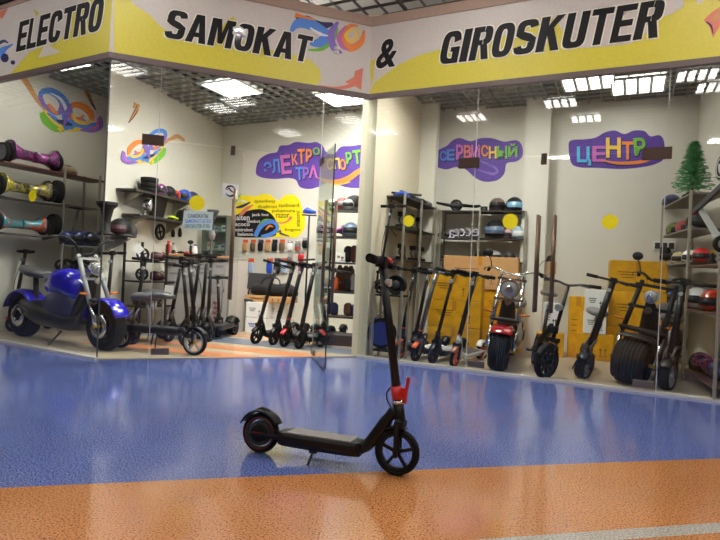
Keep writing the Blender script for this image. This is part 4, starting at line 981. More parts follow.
# ================================================================ placing helpers
def project(p):
    q = Vector(p)-Vector((0, 0, CAMH)); u, v = q.x/q.y*FPX, q.z/q.y*FPX
    return 360+u*cr_+v*sr_, 269.5-(-u*sr_+v*cr_)
def onpx(rk, px, y, z):
    """the point on a rack's level z, y behind its front edge, that the photo shows at column px"""
    o = on(rk, 0, y, 0); pl = Plane((o.x, o.y), math.degrees(rk.rotation_euler[2])); py = 250
    for _ in range(5): u, _z = pl.sz(px, py); p = pl.p(u, z); py = project(p)[1]
    return p

# ================================================================ MOPEDS AND E-BIKES
moped('glossy blue electric moped with black seat behind the leftmost window', (-2.72, 5.96, 0), R(-28.7), BLUEP, wb=1.50, rw=.262, tw=.17, front_small=False, mirrors=(), tank=True, seatz=.80, up=.14, lamp_r=.08, fa0=22, fa1=172, barw=.36, barh=.17)
moped('red electric moped with fat front tyre and round mirror facing the window', (1.50, 5.83, 0), R(-110), REDP, lean=R(-5), wb=1.25, rw=.222, tw=.205, up=.13, mirrors=(-1,), fa0=46, barh=.05, barw=.30, lamp_r=.105)
moped('black electric moped with the widest ribbed tyre and a small chrome headlight', (2.69, 5.42, 0), R(-132), mat('moped_black', srgb(24, 24, 26), .4), lean=R(-8), wb=1.15, rw=.225, tw=.30, up=.13, lamp_r=.068, fa0=66, tubem=MBLACK, barh=.06, barw=.26, mirrors=(-1,), headm=LGREY, seatz=.72)
def folding_ebike(label, loc, rz, lean=0.0, steer=0.0):
    t = thing('folding_electric_bike', label, 'electric bike', loc, rz, None, lean); r_ = .172; wb = .86
    for nm, x in (('front_wheel', 0), ('rear_wheel', -wb)): spoked_wheel(t, nm, (x, 0, r_), r_, .072, 9, MBLACK, RUBBER, fat=.2)
    sx = lambda z: -.16*(z-r_)
    f = MB()
    for y in (-1, 1): f.tube([(0, y*.05, r_), (sx(.40), y*.05, .40)], .013, 8)
    f.box((sx(.40), 0, .40), (.05, .13, .04)); f.build('fork', BLACK, t)
    MB().tube([(sx(.40), 0, .40), (sx(.95), 0, .95)], [.020, .016], 12).build('stem', BLACK, t)
    fr = MB(); fr.loft([(-wb+.10, 0, .33, .03, .03), (-.60, 0, .34, .035, .05), (-.40, 0, .40, .04, .06), (-.16, 0, .50, .03, .05), (-.10, 0, .52, .02, .03)], 12); fr.tube([(-.58, 0, .34), (-.66, 0, .66)], .02, 10)
    for y in (-1, 1): fr.bar((-.55, y*.05, .32), (-wb, y*.055, r_), .02, .03)
    fr.build('bike_frame', BLACK, t)
    MB().tube([(-.66, 0, .62), (-.70, 0, .80)], .014, 8).build('seat_post', STEEL, t)
    MB().loft([(-.85, 0, .83, .06, .02), (-.80, 0, .835, .10, .032), (-.68, 0, .835, .07, .03), (-.58, 0, .83, .03, .02), (-.55, 0, .825, .015, .012)], 14).build('seat', SEATL, t)
    hx = sx(.96); b = MB(); b.curve([(hx-.05, -.30, .99), (hx-.01, -.14, .985), (hx, 0, .96), (hx-.01, .14, .985), (hx-.05, .30, .99)], .012, 8); ho = b.build('handlebar', BLACK, t)
    for y in (-1, 1):
        MB().tube([(hx-.03, y*.20, .987), (hx-.05, y*.31, .99)], .018, 10).build('grip', RUBBER, ho)
        MB().curve([(hx+.02, y*.12, .975), (hx+.055, y*.17, .972), (hx+.05, y*.26, .968)], .006, 6).build('brake_lever', GREYD, ho)
    MB().cyl((sx(.72)+.02, 0, .73), (sx(.72)+.075, 0, .72), .03, .036, 14).build('headlight', LGREY, t)
    MB().box((sx(.50)+.05, 0, .50), (.05, .10, .07)).build('front_bracket', MBLACK, t, bev=.01)
    c = MB(); c.lathe([(.06, -.004), (.06, .004), (.045, .004), (.045, -.004)], (-.55, -.06, .26), (0, 1, 0), 20, closed=True)
    for k in (0, 1):
        a = .6+k*PI; d = Vector((math.cos(a), 0, math.sin(a)))
        y = -.075 if k else .075; c.bar(Vector((-.55, y, .26)), Vector((-.55, y, .26))+d*.14, .012, .02, up=(0, 1, 0)); c.box(Vector((-.55, y*1.5, .26))+d*.14, (.07, .06, .02))
    c.build('crank', GREYD, t)
    fender_mb((0, 0, r_), r_+.012, 20, 140, .06).build('front_fender', MBLACK, t); fender_mb((-wb, 0, r_), r_+.012, 30, 150, .06).build('rear_fender', MBLACK, t)
    MB().tube([(-.50, .05, .24), (-.52, .17, .005)], .008, 6).build('kickstand', GREYD, t)
    for c_ in t.children:
        if c_.name.split('.')[0] in ('front_wheel', 'fork', 'front_fender', 'stem', 'handlebar', 'headlight', 'front_bracket'): c_.rotation_euler = (0, 0, steer)
folding_ebike('small black folding electric bike between the two long door handles', (1.87, 5.47, 0), R(-102), R(-8), R(-40))

# right room: scooters
kick_scooter('black off-road scooter with knobbly tyres and grey saddle beside the white boxes', (2.30, 5.60, 0), R(-112), lean=R(-12), steer=R(-24), wb=.66, seath=.08, stemr=.032, rf=.128, rrr=.128, H=1.04, wtyre=.10, double=True, seat=mat('saddle_grey', srgb(120, 120, 122), .4), rimm=GREY, bar=.28, deckz=(.13, .20), cable=False, cat='electric scooter', name='offroad_scooter')
kick_scooter('black off-road scooter with grey saddle at the far right in front of the shelf', (2.94, 5.19, 0), R(-116), lean=R(-4), steer=R(-20), wb=.62, seath=.06, stemr=.030, rf=.14, rrr=.14, H=1.02, wtyre=.095, double=True, seat=mat('saddle_grey', (0, 0, 0)), rimm=LGREY, bar=.27, deckz=(.14, .21), cable=False, cat='electric scooter', name='offroad_scooter')
ROW = 'kick scooters in a row in front of the yellow boxes'
kick_scooter('black kick scooter with orange front parts, first of the row beside the white column', (.50, 6.33, 0), R(-118), ROW, R(-5), H=1.02, accent=ORANGE, rimm=ORANGE)
kick_scooter('kick scooter with silver-grey stem, orange collar and white-edged deck in the row', (.66, 6.16, 0), R(-122), ROW, R(-9), H=1.03, stemm=mat('stem_grey', srgb(128, 124, 122), .35, .5), accent=ORANGE, padm=WHITE, stemr=.025)
kick_scooter('thin-stemmed all-black kick scooter in the middle of the row of yellow boxes', (.84, 6.06, 0), R(-122), ROW, R(-9), H=1.03, padm=LGREY, stemr=.018)
kick_scooter('black kick scooter with bright orange wheel hubs and white deck, last of the row', (1.05, 5.92, 0), R(-122), ROW, R(-9), H=1.02, accent=mat('collar_brown', srgb(150, 90, 60), .4), rimm=ORANGE, deckm=mat('deck_white', srgb(215, 215, 210), .4), stemr=.024)
kick_scooter('dark kick scooter standing behind the orange one beside the rack', (.70, 6.75, 0), R(-118), ROW, R(-6), H=1.03, padm=GREYD)

# middle room: four scooters in a bunch
GR = 'kick scooters bunched in the open doorway'
kick_scooter('black kick scooter leaning alone, leftmost of the doorway bunch', (-1.28, 6.95, 0), R(-118), GR, R(-11), H=1.04)
kick_scooter('black kick scooter with a red collar in the doorway bunch', (-.90, 6.80, 0), R(-112), GR, R(-8), H=1.04, accent=RED, stemr=.026)
kick_scooter('thick-stemmed black kick scooter just left of the red-collared one', (-1.05, 6.90, 0), R(-112), GR, R(-10), H=1.05, stemr=.028)
kick_scooter('black kick scooter nearest the open glass door, rightmost of the bunch', (-.70, 6.68, 0), R(-114), GR, R(-6), H=1.03, stemr=.026, padm=GREY)
kick_scooter('black kick scooter seen through the open door leaf beside the bunch', (-.46, 6.92, 0), R(-108), GR, R(-6), H=.98)
# left room
st = kick_scooter('long black seated scooter with silver three-spoke wheel and double saddle at the window', (-1.73, 5.88, 0), R(-17), None, R(0), wb=.95, rf=.145, rrr=.145, H=.99, wtyre=.06, seat=True, deckz=(.20, .27), rimm=LGREY, bar=.17, cat='electric scooter', name='seated_scooter', hubr=BRASS)
MB().loft([(-.56, 0, .60, .06, .02), (-.50, 0, .618, .10, .037), (-.38, 0, .618, .09, .037), (-.28, 0, .605, .04, .02)], 16).build('front_seat', SEATL, st)
MB().tube([(-.42, 0, .27), (-.42, 0, .60)], .014, 8).build('seat_post', STEEL, st)
kick_scooter('smaller seated scooter with glossy dark saddle behind the long one', (-1.98, 6.42, 0), R(-20), None, R(0), wb=.80, rf=.12, rrr=.12, H=.95, wtyre=.05, seat=True, deckz=(.15, .21), bar=.16, cat='electric scooter', name='seated_scooter')
CLG = 'black scooters crowded before the reception desk'
for (x, y, rz, ln, lb, hh) in ((-2.32, 6.78, -100, -4, 'black kick scooter at the left of the crowd before the reception desk', 1.03), (-2.13, 7.02, -96, -2, 'black kick scooter with a blank white price tag before the reception desk', 1.08), (-1.98, 7.05, -104, 3, 'tall black kick scooter in the middle of the crowd before the desk', 1.10), (-1.86, 6.92, -100, 4, 'black kick scooter at the right of the crowd before the desk', 1.02)):
    kick_scooter(lb, (x, y, 0), R(rz), CLG, R(ln), H=hh, double=True, rf=.12, rrr=.12, wtyre=.06, deckz=(.12, .18))
kick_scooter('small black scooter standing alone against the reception desk', (-1.86, 7.42, 0), R(-60), None, R(2), H=.80, wb=.62, bar=.14, rf=.10, rrr=.10, wtyre=.06, name='small_scooter')
kick_scooter('scooter with red and black handlebar cut by the left edge of the picture', (-4.37, 7.0, 0), R(-112), None, R(0), H=1.03, wb=.5, bar=.15, accent=RED, padm=GREYD)

# ================================================================ DESK AND MIDDLE ROOM
dk = thing('reception_desk', 'grey reception desk with wooden counter edge in the middle room', 'counter', (-2.64, 7.44, 0), R(20))
DL = .84
MB().box((DL/2, .27, .54), (DL, .54, 1.06)).build('body', DESK, dk, bev=.004)
MB().box((DL/2, .25, 1.085), (DL+.06, .62, .03)).build('counter_top', WOOD, dk, bev=.004)
MB().box((DL/2, .27, .03), (DL-.04, .50, .06)).build('plinth', GREYD, dk)
pn_ = MB(); pn_.box((DL/2, -.006, .80), (DL-.06, .01, .44)); pn_.build('upper_panel', mat('desk_panel', srgb(150, 146, 142), .5), dk)
FADE = mat('faded_print', srgb(118, 114, 116), .6); k_ = MB(); random.seed(3)
for i in range(9): k_.box((.12+.2*(i % 4), -.0125, .95-.10*(i//4)-.02*(i % 3)), (random.uniform(.10, .16), .002, random.uniform(.02, .04)))
k_.build('faded_marks', FADE, dk)
k_ = MB()
for i in range(5): k_.box((.68+.012*(i % 2), -.001, .16+.07*i), (.05, .003, .045), rot=Matrix.Rotation(.4, 3, 'Y'))
k_.build('red_marks', mat('faded_red', srgb(150, 84, 90), .6), dk)
sd = thing('side_cabinet', 'pale grey cabinet adjoining the reception desk on its right', 'cabinet', (-1.82, 7.77, 0), R(68))
MB().box((.22, .10, .53), (.44, .18, 1.06)).build('body', mat('cabinet_grey', srgb(186, 180, 172), .5), sd, bev=.004)
MB().box((.22, .10, 1.072), (.46, .20, .02)).build('top', DESK, sd)
def bottle(name, label, loc, m, h=.13, r_=.028, capm=WHITE, cat='bottle'):
    t = thing(name, label, cat, loc); MB().lathe([(r_*.9, 0), (r_, .01), (r_, h*.62), (r_*.45, h*.8), (r_*.45, h*.86)], (0, 0, 0), (0, 0, 1), 16).build('body', m, t)
    MB().cyl((0, 0, h*.85), (0, 0, h), r_*.55, n=12).build('cap', capm, t); return t
def ondesk(px, y): o = onpx(dk, px, y, 1.101); return (o.x, o.y, 1.101)
bottle('spray_bottle', 'red bottle on the left end of the reception counter', ondesk(168, .12), RED, .17, .035, RED)
bottle('spray_bottle', 'clear spray bottle beside the red bottle on the counter', ondesk(173, .22), LGREY, .15, .028, GREY)
bottle('sanitizer_bottle', 'white and blue sanitizer bottle on the right of the counter', ondesk(195, .12), WHITE, .14, .032, BLUES)
for px_, m, lb in ((181, MBLACK, 'black small part lying on the counter'), (187, RED, 'red and black tool lying on the counter'), (191, GREYD, 'dark cap lying by the sanitizer bottle')):
    t = thing('tool', lb, 'tool', ondesk(px_, .16), R(px_)); MB().loft([(-.045, 0, .018, .012, .012), (0, 0, .022, .02, .02), (.05, 0, .016, .012, .012)], 8).build('body', m, t); MB().cyl((.03, 0, .016), (.08, .01, .016), .008, n=8).build('tip', GREY, t)
# display cabinet in the corner
dc = thing('display_cabinet', 'dark grey-green glass display cabinet behind the reception desk', 'cabinet', (-2.60, 9.0, 0), R(-29))
cb = MB()
for x in (0, .50): cb.box((x, .10, .88), (.025, .20, 1.76))
cb.box((.25, .20, .88), (.50, .02, 1.76)); cb.box((.25, .10, 1.75), (.50, .20, .025)); cb.box((.25, .10, .04), (.50, .20, .08)); cb.build('carcass', mat('cabinet_green', srgb(96, 100, 94), .45), dc)
for z in (.9, 1.2, 1.5):
    sh = MB().box((.25, .10, z), (.47, .18, .012)).build('glass_shelf', mat('shelf_glass_green', srgb(120, 134, 126), .15), dc)
MB().box((.25, .005, .92), (.48, .008, 1.64)).build('glass_door', GLASSD, dc)
random.seed(5)
for i, z in enumerate((.906, 1.206, 1.506)):
    for j in range(3):
        p = Matrix.Rotation(R(-29), 3, 'Z') @ Vector((.10+.15*j, .10, z))+Vector((-2.60, 9.0, 0))
        h = random.uniform(.08, .15); t = thing('boxed_part', 'small pale boxed part inside the glass display cabinet', 'box', p, R(-29), 'boxed parts in the display cabinet')
        MB().box((0, 0, h/2), (.10, .08, h)).build('carton', random.choice((LGREY, WHITE, GREY)), t); MB().box((0, -.041, h*.6), (.07, .002, h*.3)).build('label', random.choice((GREYD, BLUES, ORANGE)), t)
# hanging accessories on the back wall
def pack(px, py, w_, h_, body, head, label, grp):
    u, z = WPM.sz(px, py); p = WPM.p(u, z, .03); t = thing('hanging_pack', label, 'accessory', p, ang2(WPM.d), grp)
    MB().box((0, .012, h_*.36), (w_, .004, h_*.28)).build('header_card', head, t)
    MB().loft([(-w_*.46, -.0, -h_*.12, .012, h_*.30), (-w_*.3, 0, -h_*.12, .022, h_*.38), (w_*.3, 0, -h_*.12, .022, h_*.38), (w_*.46, 0, -h_*.12, .012, h_*.30)], 12).build('pouch', body, t)
    MB().cyl((0, .03, h_*.44), (0, -.02, h_*.44), .004, n=6).build('hook', CHROME, t); return t
G1 = 'packs hanging in the upper row under the poster'; G2 = 'packs hanging in the lower row under the poster'
for px_, b_, h_, lb in ((246, CARD, ORANGE, 'tan pouch with orange card, first of the upper row under the poster'), (254, mat('tan_dark', srgb(110, 86, 60), .6), ORANGE, 'brown pouch with orange card, second of the upper row'), (261.5, MBLACK, GREYD, 'black pouch, third of the upper row under the poster'),
                        (268.5, CARD, ORANGE, 'tan and black pouch in the middle of the upper row'), (275.5, MBLACK, MBLACK, 'black pouch right of the middle of the upper row'), (283, mat('tan_dark', (0, 0, 0)), ORANGE, 'brown pouch, last of the upper row under the poster')):
    pack(px_, 245.5, .105, .20, b_, h_, lb, G1)
for px_, b_, h_, lb in ((243.5, DBLUE, ORANGE, 'dark blue pack at the left of the lower row'), (251.5, mat('pack_paleblue', srgb(170, 190, 220), .5), ORANGE, 'pale blue pack beside the dark blue one'), (270.5, BLUES, ORANGE, 'bright blue pack behind the scooter handlebars'), (278, MBLACK, GREYD, 'black pack behind the scooter handlebars'), (285, mat('pack_paleblue', (0, 0, 0)), ORANGE, 'pale pack with orange card behind the scooter handlebars')):
    pack(px_, 266, .125, .26, b_, h_, lb, G2)
for px_, py_, m, lb in ((291, 246, WHITE, 'white box of accessories right of the upper row'), (298.5, 246, TEALS, 'cyan box of accessories right of the upper row'), (306, 243, MBLACK, 'black box of accessories at the right end under the poster'), (291, 259, TEALS, 'round turquoise pack under the white box'), (302, 257, RED, 'large red pack under the black box'), (302, 267, PINK, 'pink pack behind the handlebars')):
    pack(px_, py_, .11, .17, m, LGREY, lb, 'accessories at the right end below the poster')
# floor pole with blue cloth
fp = thing('display_pole', 'thin black pole topped with blue cloth right of the poster', 'stand', (-.80, 8.28, 0)); MB().cyl((0, 0, .02), (0, 0, 1.78), .014, n=10).build('pole', MBLACK, fp); MB().lathe([(.14, 0), (.14, .012), (.02, .03)], (0, 0, 0), (0, 0, 1), 20).build('base', MBLACK, fp)
MB().box((.0, 0, 1.78), (.22, .10, .012)).build('tray', MBLACK, fp); MB().loft([(-.10, 0, 1.83, .03, .02), (-.04, 0, 1.85, .05, .05), (.03, 0, 1.84, .05, .04), (.10, 0, 1.83, .02, .02)], 12).build('blue_cloth', BLUES, fp)
MB().tube([(-.12, 0, 1.1), (.12, 0, 1.12)], .014, 8).build('crossbar', MBLACK, fp)
# chair, bag and boxes behind the bunch
ch = thing('office_chair', 'dark grey chair left of the black bag behind the scooters', 'chair', (-1.66, 8.35, 0), R(-25))
MB().loft([(-.22, 0, .47, .18, .02), (-.16, 0, .475, .23, .03), (.16, 0, .475, .23, .03), (.22, 0, .47, .18, .02)], 16).build('seat', GREYD, ch)
MB().box((0, .25, .74), (.44, .03, .26), rot=Matrix.Rotation(-.15, 3, 'X')).build('backrest', GREYD, ch, bev=.012)
for x, y in ((-.18, -.18), (.18, -.18), (-.18, .2), (.18, .2)): MB().tube([(x, y, 0), (x*.95, y*.95, .46)], .012, 8).build('leg', MBLACK, ch)
for x in (-.18, .18): MB().tube([(x, .2, .45), (x, .25, .66)], .012, 8).build('back_support', MBLACK, ch)
WB = 'white printed cartons on the floor of the middle room'
for px_, py_, sz_, lb in ((258, 334, (.34, .3, .22), 'white printed carton on the floor at the left, under the brown lid'), (277, 334, (.34, .3, .22), 'white printed carton on the floor at the right, behind the bunch')):
    g = G(px_, py_); carton(lb, (g.x, g.y+.18, .004), R(-20), sz_, WHITE, PAPER, WB, printm=BLUES)
    carton(lb.replace('on the floor', 'stacked on the floor carton'), (g.x, g.y+.18, .230), R(-20), sz_, WHITE, PAPER, WB, printm=GREY)
g = G(267, 334); carton('flat brown carton lying across the white printed cartons', (g.x, g.y+.18, .456), R(-20), (.74, .32, .09), CARD)
bg = thing('duffel_bag', 'long crumpled black bag lying on the flat brown carton', 'bag', (g.x+.04, g.y+.18, .55), R(-20))
MB().loft([(-.36, 0, .06, .06, .05), (-.30, 0, .09, .12, .09), (-.12, .01, .10, .14, .10), (.05, -.01, .085, .13, .085), (.22, .01, .10, .14, .10), (.33, 0, .08, .10, .07), (.38, 0, .05, .05, .04)], 18).build('body', mat('bag_cloth', srgb(26, 26, 28), .85, bump=.6, nscale=18), bg)
MB().curve([(-.16, -.10, .17), (-.10, -.08, .26), (.10, -.08, .26), (.16, -.10, .17)], .01, 8).build('strap', MBLACK, bg)

# ================================================================ LEFT ALCOVE: rack of hoverboards
def rk_item(rk, px, y, z): return onpx(rk, px, y, z)
aL = ang2(w1b-w2)
RL = rack('display_rack', 'tall rack with red-brown shelves of hoverboards at the far left', (-4.27, 6.62), aL, 1.34, .34, [(2.10, -.05, 1.06)], SHELFRED, posts=((.56, 0), (.98, 0), (.98, .9)), ztop=2.16)
MB().box((.50*1.34, .17, 1.68), (1.05*1.34, .34, .016)).build('shelf', SHELFGR, RL); MB().box((.50*1.34, .17, 1.24), (1.05*1.34, .34, .016)).build('shelf', SHELFGR, RL)
ax = aL
def hb_at(px, z, lab, m, L=.58, y=.12, **k):
    p = rk_item(RL, px, y, z); return hoverboard(lab, p, ax, m, L, group='hoverboards on the left rack', **k)
hb_at(32, 2.102, 'glossy purple galaxy hoverboard on the top red-brown shelf', GALAXY, .66, r_=.128, ringm=GALAXY)
hb_at(24, 1.69, 'yellow graffiti hoverboard on the middle shelf of the left rack', GRAFY, .66, r_=.125, ringm=LGREY)
hb_at(20, 1.25, 'teal and red flame hoverboard on the lowest shelf of the left rack', TEALS, .62, r_=.11, ringm=REDS)
def loose_wheel(label, loc, rz, r_, wd, group=None, m=RUBBER, rim=GREY, flat=False, name='spare_wheel', nsp=5):
    t = thing(name, label, 'wheel', loc, rz, group)
    if flat:
        MB().lathe([(r_, .0), (r_*1.02, wd/2), (r_, wd), (r_*.55, wd), (r_*.5, wd/2), (r_*.55, 0)], (0, 0, 0), (0, 0, 1), 28, closed=True).build('tyre', m, t)
        MB().cyl((0, 0, wd*.2), (0, 0, wd*.8), r_*.52, n=24).build('rim', rim, t)
    else: spoked_wheel(t, 'tyre', (0, 0, r_), r_, wd, nsp, rim, m)
    return t
p = on(RL, .0, .13, 2.102); loose_wheel('dark wheel standing at the left picture edge on the top red-brown shelf', p, aL+R(90), .12, .07, rim=GREY, nsp=0)
p = rk_item(RL, 57, .10, 1.69); loose_wheel('large dark wheel standing at the right end of the middle shelf', p, ax+R(70), .155, .10, rim=mat('dark_maroon', srgb(70, 30, 34), .4), nsp=0)
p = rk_item(RL, 53, .12, 1.25); loose_wheel('dark round wheel standing on the lowest shelf of the left rack', p, ax+R(80), .15, .09, rim=GREYD, nsp=0)
p = rk_item(RL, 66, .10, 2.102); t = thing('clear_case', 'small silver and amber case at the right end of the top shelf', 'case', p, ax)
MB().loft([(-.12, 0, .05, .06, .04), (-.08, 0, .06, .08, .055), (.08, 0, .055, .08, .05), (.13, 0, .04, .06, .035)], 14).build('body', mat('case_silver', srgb(170, 150, 120), .3, .3), t); MB().box((0, 0, .114), (.10, .06, .01)).build('lid_clip', GREYD, t)
p = rk_item(RL, 77, .16, 1.25); t = thing('scooter_saddle', 'black bicycle-style saddle on a bent post at the end of the left rack', 'saddle', p, ax+R(20))
MB().curve([(-.12, 0, .0), (-.08, 0, .16), (-.0, 0, .40)], .018, 8).build('post', GREY, t); MB().loft([(-.14, 0, .42, .05, .015), (-.08, 0, .425, .08, .02), (.06, 0, .42, .04, .018), (.15, 0, .43, .02, .012)], 12).build('saddle', MBLACK, t)

# ---- shelves on the left wall of the middle room
aW = ang2(cc-w1)
def wall_shelf(label, px0, px1, z, dep=.30, m=SHELFDK, th=.03):
    o = w1+(cc-w1).normalized()*.02; nrm = Vector((math.sin(aW), -math.cos(aW)))
    pl = Plane((w1+nrm*dep), math.degrees(aW)); 
    def uu(px):
        py = 210
        for _ in range(5): u, _z = pl.sz(px, py); q = pl.p(u, z); py = project(q)[1]
        return u
    u0, u1 = max(uu(px0), .03), uu(px1); P = w1+(cc-w1).normalized()*u0+nrm*dep
    t = thing('wall_shelf', label, 'shelf', (P.x, P.y, 0), aW); L = u1-u0
    MB().box((L/2, dep/2-.004, z-th/2), (L, dep-.012, th)).build('board', m, t, bev=.003)
    for q in (.12, .88): 
        b = MB(); b.prism([(0.01, z-th), (dep-.015, z-th), (dep-.015, z-th-.16)], lambda a, b_, tt: Vector((L*q+tt, a, b_)), -.01, .01); b.build('bracket', ALU, t)
    return t
S1 = wall_shelf('upper black wall shelf left of the yellow sticker and paper notice', 136, 196, 1.90)
S2 = wall_shelf('lower black wall shelf behind the chrome lamp and black case', 141, 189, 1.59)
S3 = wall_shelf('low grey wall shelf with helmets behind the blue moped handlebar', 104, 131, 1.27, .34, SHELFGR)
for k in range(3): loose_wheel('black tyre %s on the upper black wall shelf' % ('at the bottom of the stack', 'in the middle of the stack', 'on top of the stack')[k], rk_item(S1, 149, .14, 1.901)+Vector((0, 0, .072*k)), 0, .115, .068, 'stack of black tyres', flat=True)
def hat(rk, px, y, z, lab, m, r_=.12, rz=-1.6, **k): p = rk_item(rk, px, y, z); return helmet(lab, p, rz, m, r_, **k)
hat(S1, 160, .12, 1.901, 'purple patterned helmet next to the black tyre stack', GALAXY, .11)
hat(S1, 168.5, .12, 1.901, 'black helmet in the middle of the upper wall shelf', MBLACK, .11)
hat(S1, 175, .10, 1.901, 'small red and black helmet on the upper wall shelf', RED, .085, visor=MBLACK)
hat(S1, 184, .12, 1.901, 'blue patterned helmet near the right end of the upper wall shelf', BLUES, .12)
hat(S1, 192, .12, 1.901, 'dark blue helmet at the right end of the upper wall shelf', DBLUE, .12)
p = rk_item(S2, 158, .12, 1.591); t = thing('equipment_case', 'black flat equipment case standing on the lower wall shelf', 'case', p, aW+R(10)); MB().box((0, 0, .15), (.36, .07, .29), rot=Matrix.Rotation(.2, 3, 'X')).build('body', MBLACK, t, bev=.012); MB().curve([(-.05, 0, .29), (-.04, 0, .33), (.04, 0, .33), (.05, 0, .29)], .008, 6).build('handle', GREYD, t)
p = rk_item(S2, 149, .0, 1.591); t = thing('chrome_lamp', 'chrome scooter headlamp with curved bracket at the left of the lower wall shelf', 'lamp', p, aW-R(60))
MB().lathe([(.03, -.10), (.07, -.05), (.085, .0), (.08, .02)], (0, 0, .13), (1, 0, 0), 18).build('housing', CHROME, t); MB().ell((.02, 0, .13), (.02, .075, .075), 14, 8).build('lens', mat('lamp_lens', (0, 0, 0)), t); MB().curve([(-.04, 0, .0), (-.06, 0, .06), (-.04, 0, .12)], .014, 8).build('bracket', CHROME, t)
p = rk_item(S2, 173, .08, 1.591); t = thing('mini_board', 'lime-green and black mini board lying on the lower wall shelf', 'board', p, aW+R(15)); MB().loft([(-.16, 0, .03, .03, .012), (-.10, 0, .035, .05, .02), (.10, 0, .03, .05, .02), (.17, 0, .04, .03, .012)], 12).build('deck', mat('lime', srgb(190, 215, 40), .4), t)
for x in (-.1, .1): MB().cyl((x, -.04, .02), (x, .04, .02), .02, n=12).build('wheel', MBLACK, t)
p = rk_item(S2, 184, .14, 1.591); t = thing('tool_bag', 'black soft bag at the right of the lower wall shelf', 'bag', p, aW); MB().loft([(-.14, 0, .08, .05, .07), (-.1, 0, .09, .08, .09), (.1, 0, .08, .08, .08), (.14, 0, .07, .05, .06)], 14).build('body', MBLACK, t); MB().curve([(-.06, 0, .17), (0, 0, .21), (.06, 0, .17)], .008, 6).build('strap', GREYD, t)
# stool-like stand, helmets on the low shelf
p = rk_item(S3, 106, .14, 1.271); t = thing('pedestal', 'black round pedestal standing on the low grey wall shelf', 'stand', p, 0)
MB().lathe([(.10, 0), (.10, .02), (.05, .05), (.05, .20), (.075, .32), (.12, .36), (.12, .385)], (0, 0, 0), (0, 0, 1), 24).build('column', MBLACK, t); MB().lathe([(.09, .386), (.125, .386), (.125, .40), (.09, .40)], (0, 0, 0), (0, 0, 1), 24, closed=True).build('top_ring', GREYD, t)
hat(S3, 120, .12, 1.271, 'round dark helmet beside the black pedestal', MBLACK, .145, visor=mat('dark_maroon', (0, 0, 0)))
hat(S3, 127, .22, 1.271, 'second dark helmet behind the round one on the low wall shelf', GREYD, .13)
p = rk_item(RL, 84, .10, 1.25)
# freestanding glass-topped stand between rack and pier
gs = rack('glass_stand', 'low steel stand with grey glass top behind the blue moped handlebar', (-3.82, 7.05), R(8), .62, .34, [(1.14, 0, 1), (.80, 0, 1)], mat('grey_glass', srgb(130, 134, 130), .15), ztop=1.16)
for k, (px_, r_, m, lb) in enumerate(((68, .12, DBLUE, 'dark blue helmet at the left of the glass stand'), (79, .13, DBLUE, 'dark blue peaked helmet in the middle of the glass stand'), (90, .12, mat('navy_gloss', srgb(24, 30, 60), .25, coat=.8), 'near-black blue helmet at the right of the glass stand'))):
    hat(gs, px_, .16, 1.141, lb, m, r_, rz=-1.2+.3*k)
for px_, lb in ((72, 'black folded scooter frame at the left of the lower stand level'), (88, 'black folded scooter frame at the right of the lower stand level')):
    p = rk_item(gs, px_, .16, .801); t = thing('folded_scooter', lb, 'scooter', p, R(15)); MB().curve([(-.16, 0, .03), (-.08, 0, .14), (.06, 0, .10), (.18, 0, .20)], .022, 8).build('tube', MBLACK, t); MB().lathe([(.07, -.02), (.075, 0), (.07, .02), (.04, .02), (.04, -.02)], (-.14, 0, .075), (0, 1, 0), 18, closed=True).build('tyre', RUBBER, t); MB().box((.0, 0, .06), (.22, .07, .04)).build('battery_box', GREYD, t, bev=.006)
# black frame rack with parts between moped and desk
bp_ = rack('parts_rack', 'black metal rack of scooter parts between the pier and the desk', (-2.78, 7.0), R(60), .80, .34, [(.98, 0, 1), (.72, 0, 1), (.40, 0, 1)], MBLACK, posts=((0, 0), (1, 0), (0, 1), (1, 1), (.5, 0)), ztop=1.22, postm=MBLACK)
def tagcard(label, loc, rz, roll): 
    t = thing('price_tag', label, 'tag', loc, rz); MB().box((0, 0, 0), (.10, .003, .10), rot=Matrix.Rotation(roll, 3, 'Y')).build('card', PAPER, t); MB().cyl((0, .0, .055), (0, .01, .10), .0025, n=6).build('string', GREYD, t)
p = at(138.5, 249, 6.85); tagcard('white diamond-hung blank tag beside the dark helmets', p, R(20), R(45))
p = at(169, 289.5, 6.5); tagcard('white square blank tag hanging among the crowded scooters', p, R(15), R(4))
random.seed(11)
for z in (.721, .981, .401):
    for k, u in enumerate((.14, .38, .64)):
        q = on(bp_, u, .16, z); m = random.choice((MBLACK, GREYD, STEEL, DBLUE, mat('dark_maroon', (0, 0, 0))))
        nm = {.721: 'middle', .981: 'top', .401: 'lowest'}[z]; pos = ('near', 'centre', 'far')[k]
        if (k+int(z*10)) % 2: loose_wheel('spare scooter wheel at the %s of the %s level of the black parts rack' % (pos, nm), q, R(50*k), .085, .05, rim=m)
        else:
            t = thing('battery_pack', 'dark scooter motor part at the %s of the %s level of the black parts rack' % (pos, nm), 'part', q, R(20*k)); MB().loft([(-.09, 0, .06, .05, .05), (-.05, 0, .07, .07, .065), (.05, 0, .06, .07, .055), (.10, 0, .05, .04, .03)], 12).build('housing', m, t); MB().curve([(.08, 0, .06), (.12, .03, .10), (.05, .06, .13)], .006, 6).build('cable', MBLACK, t)
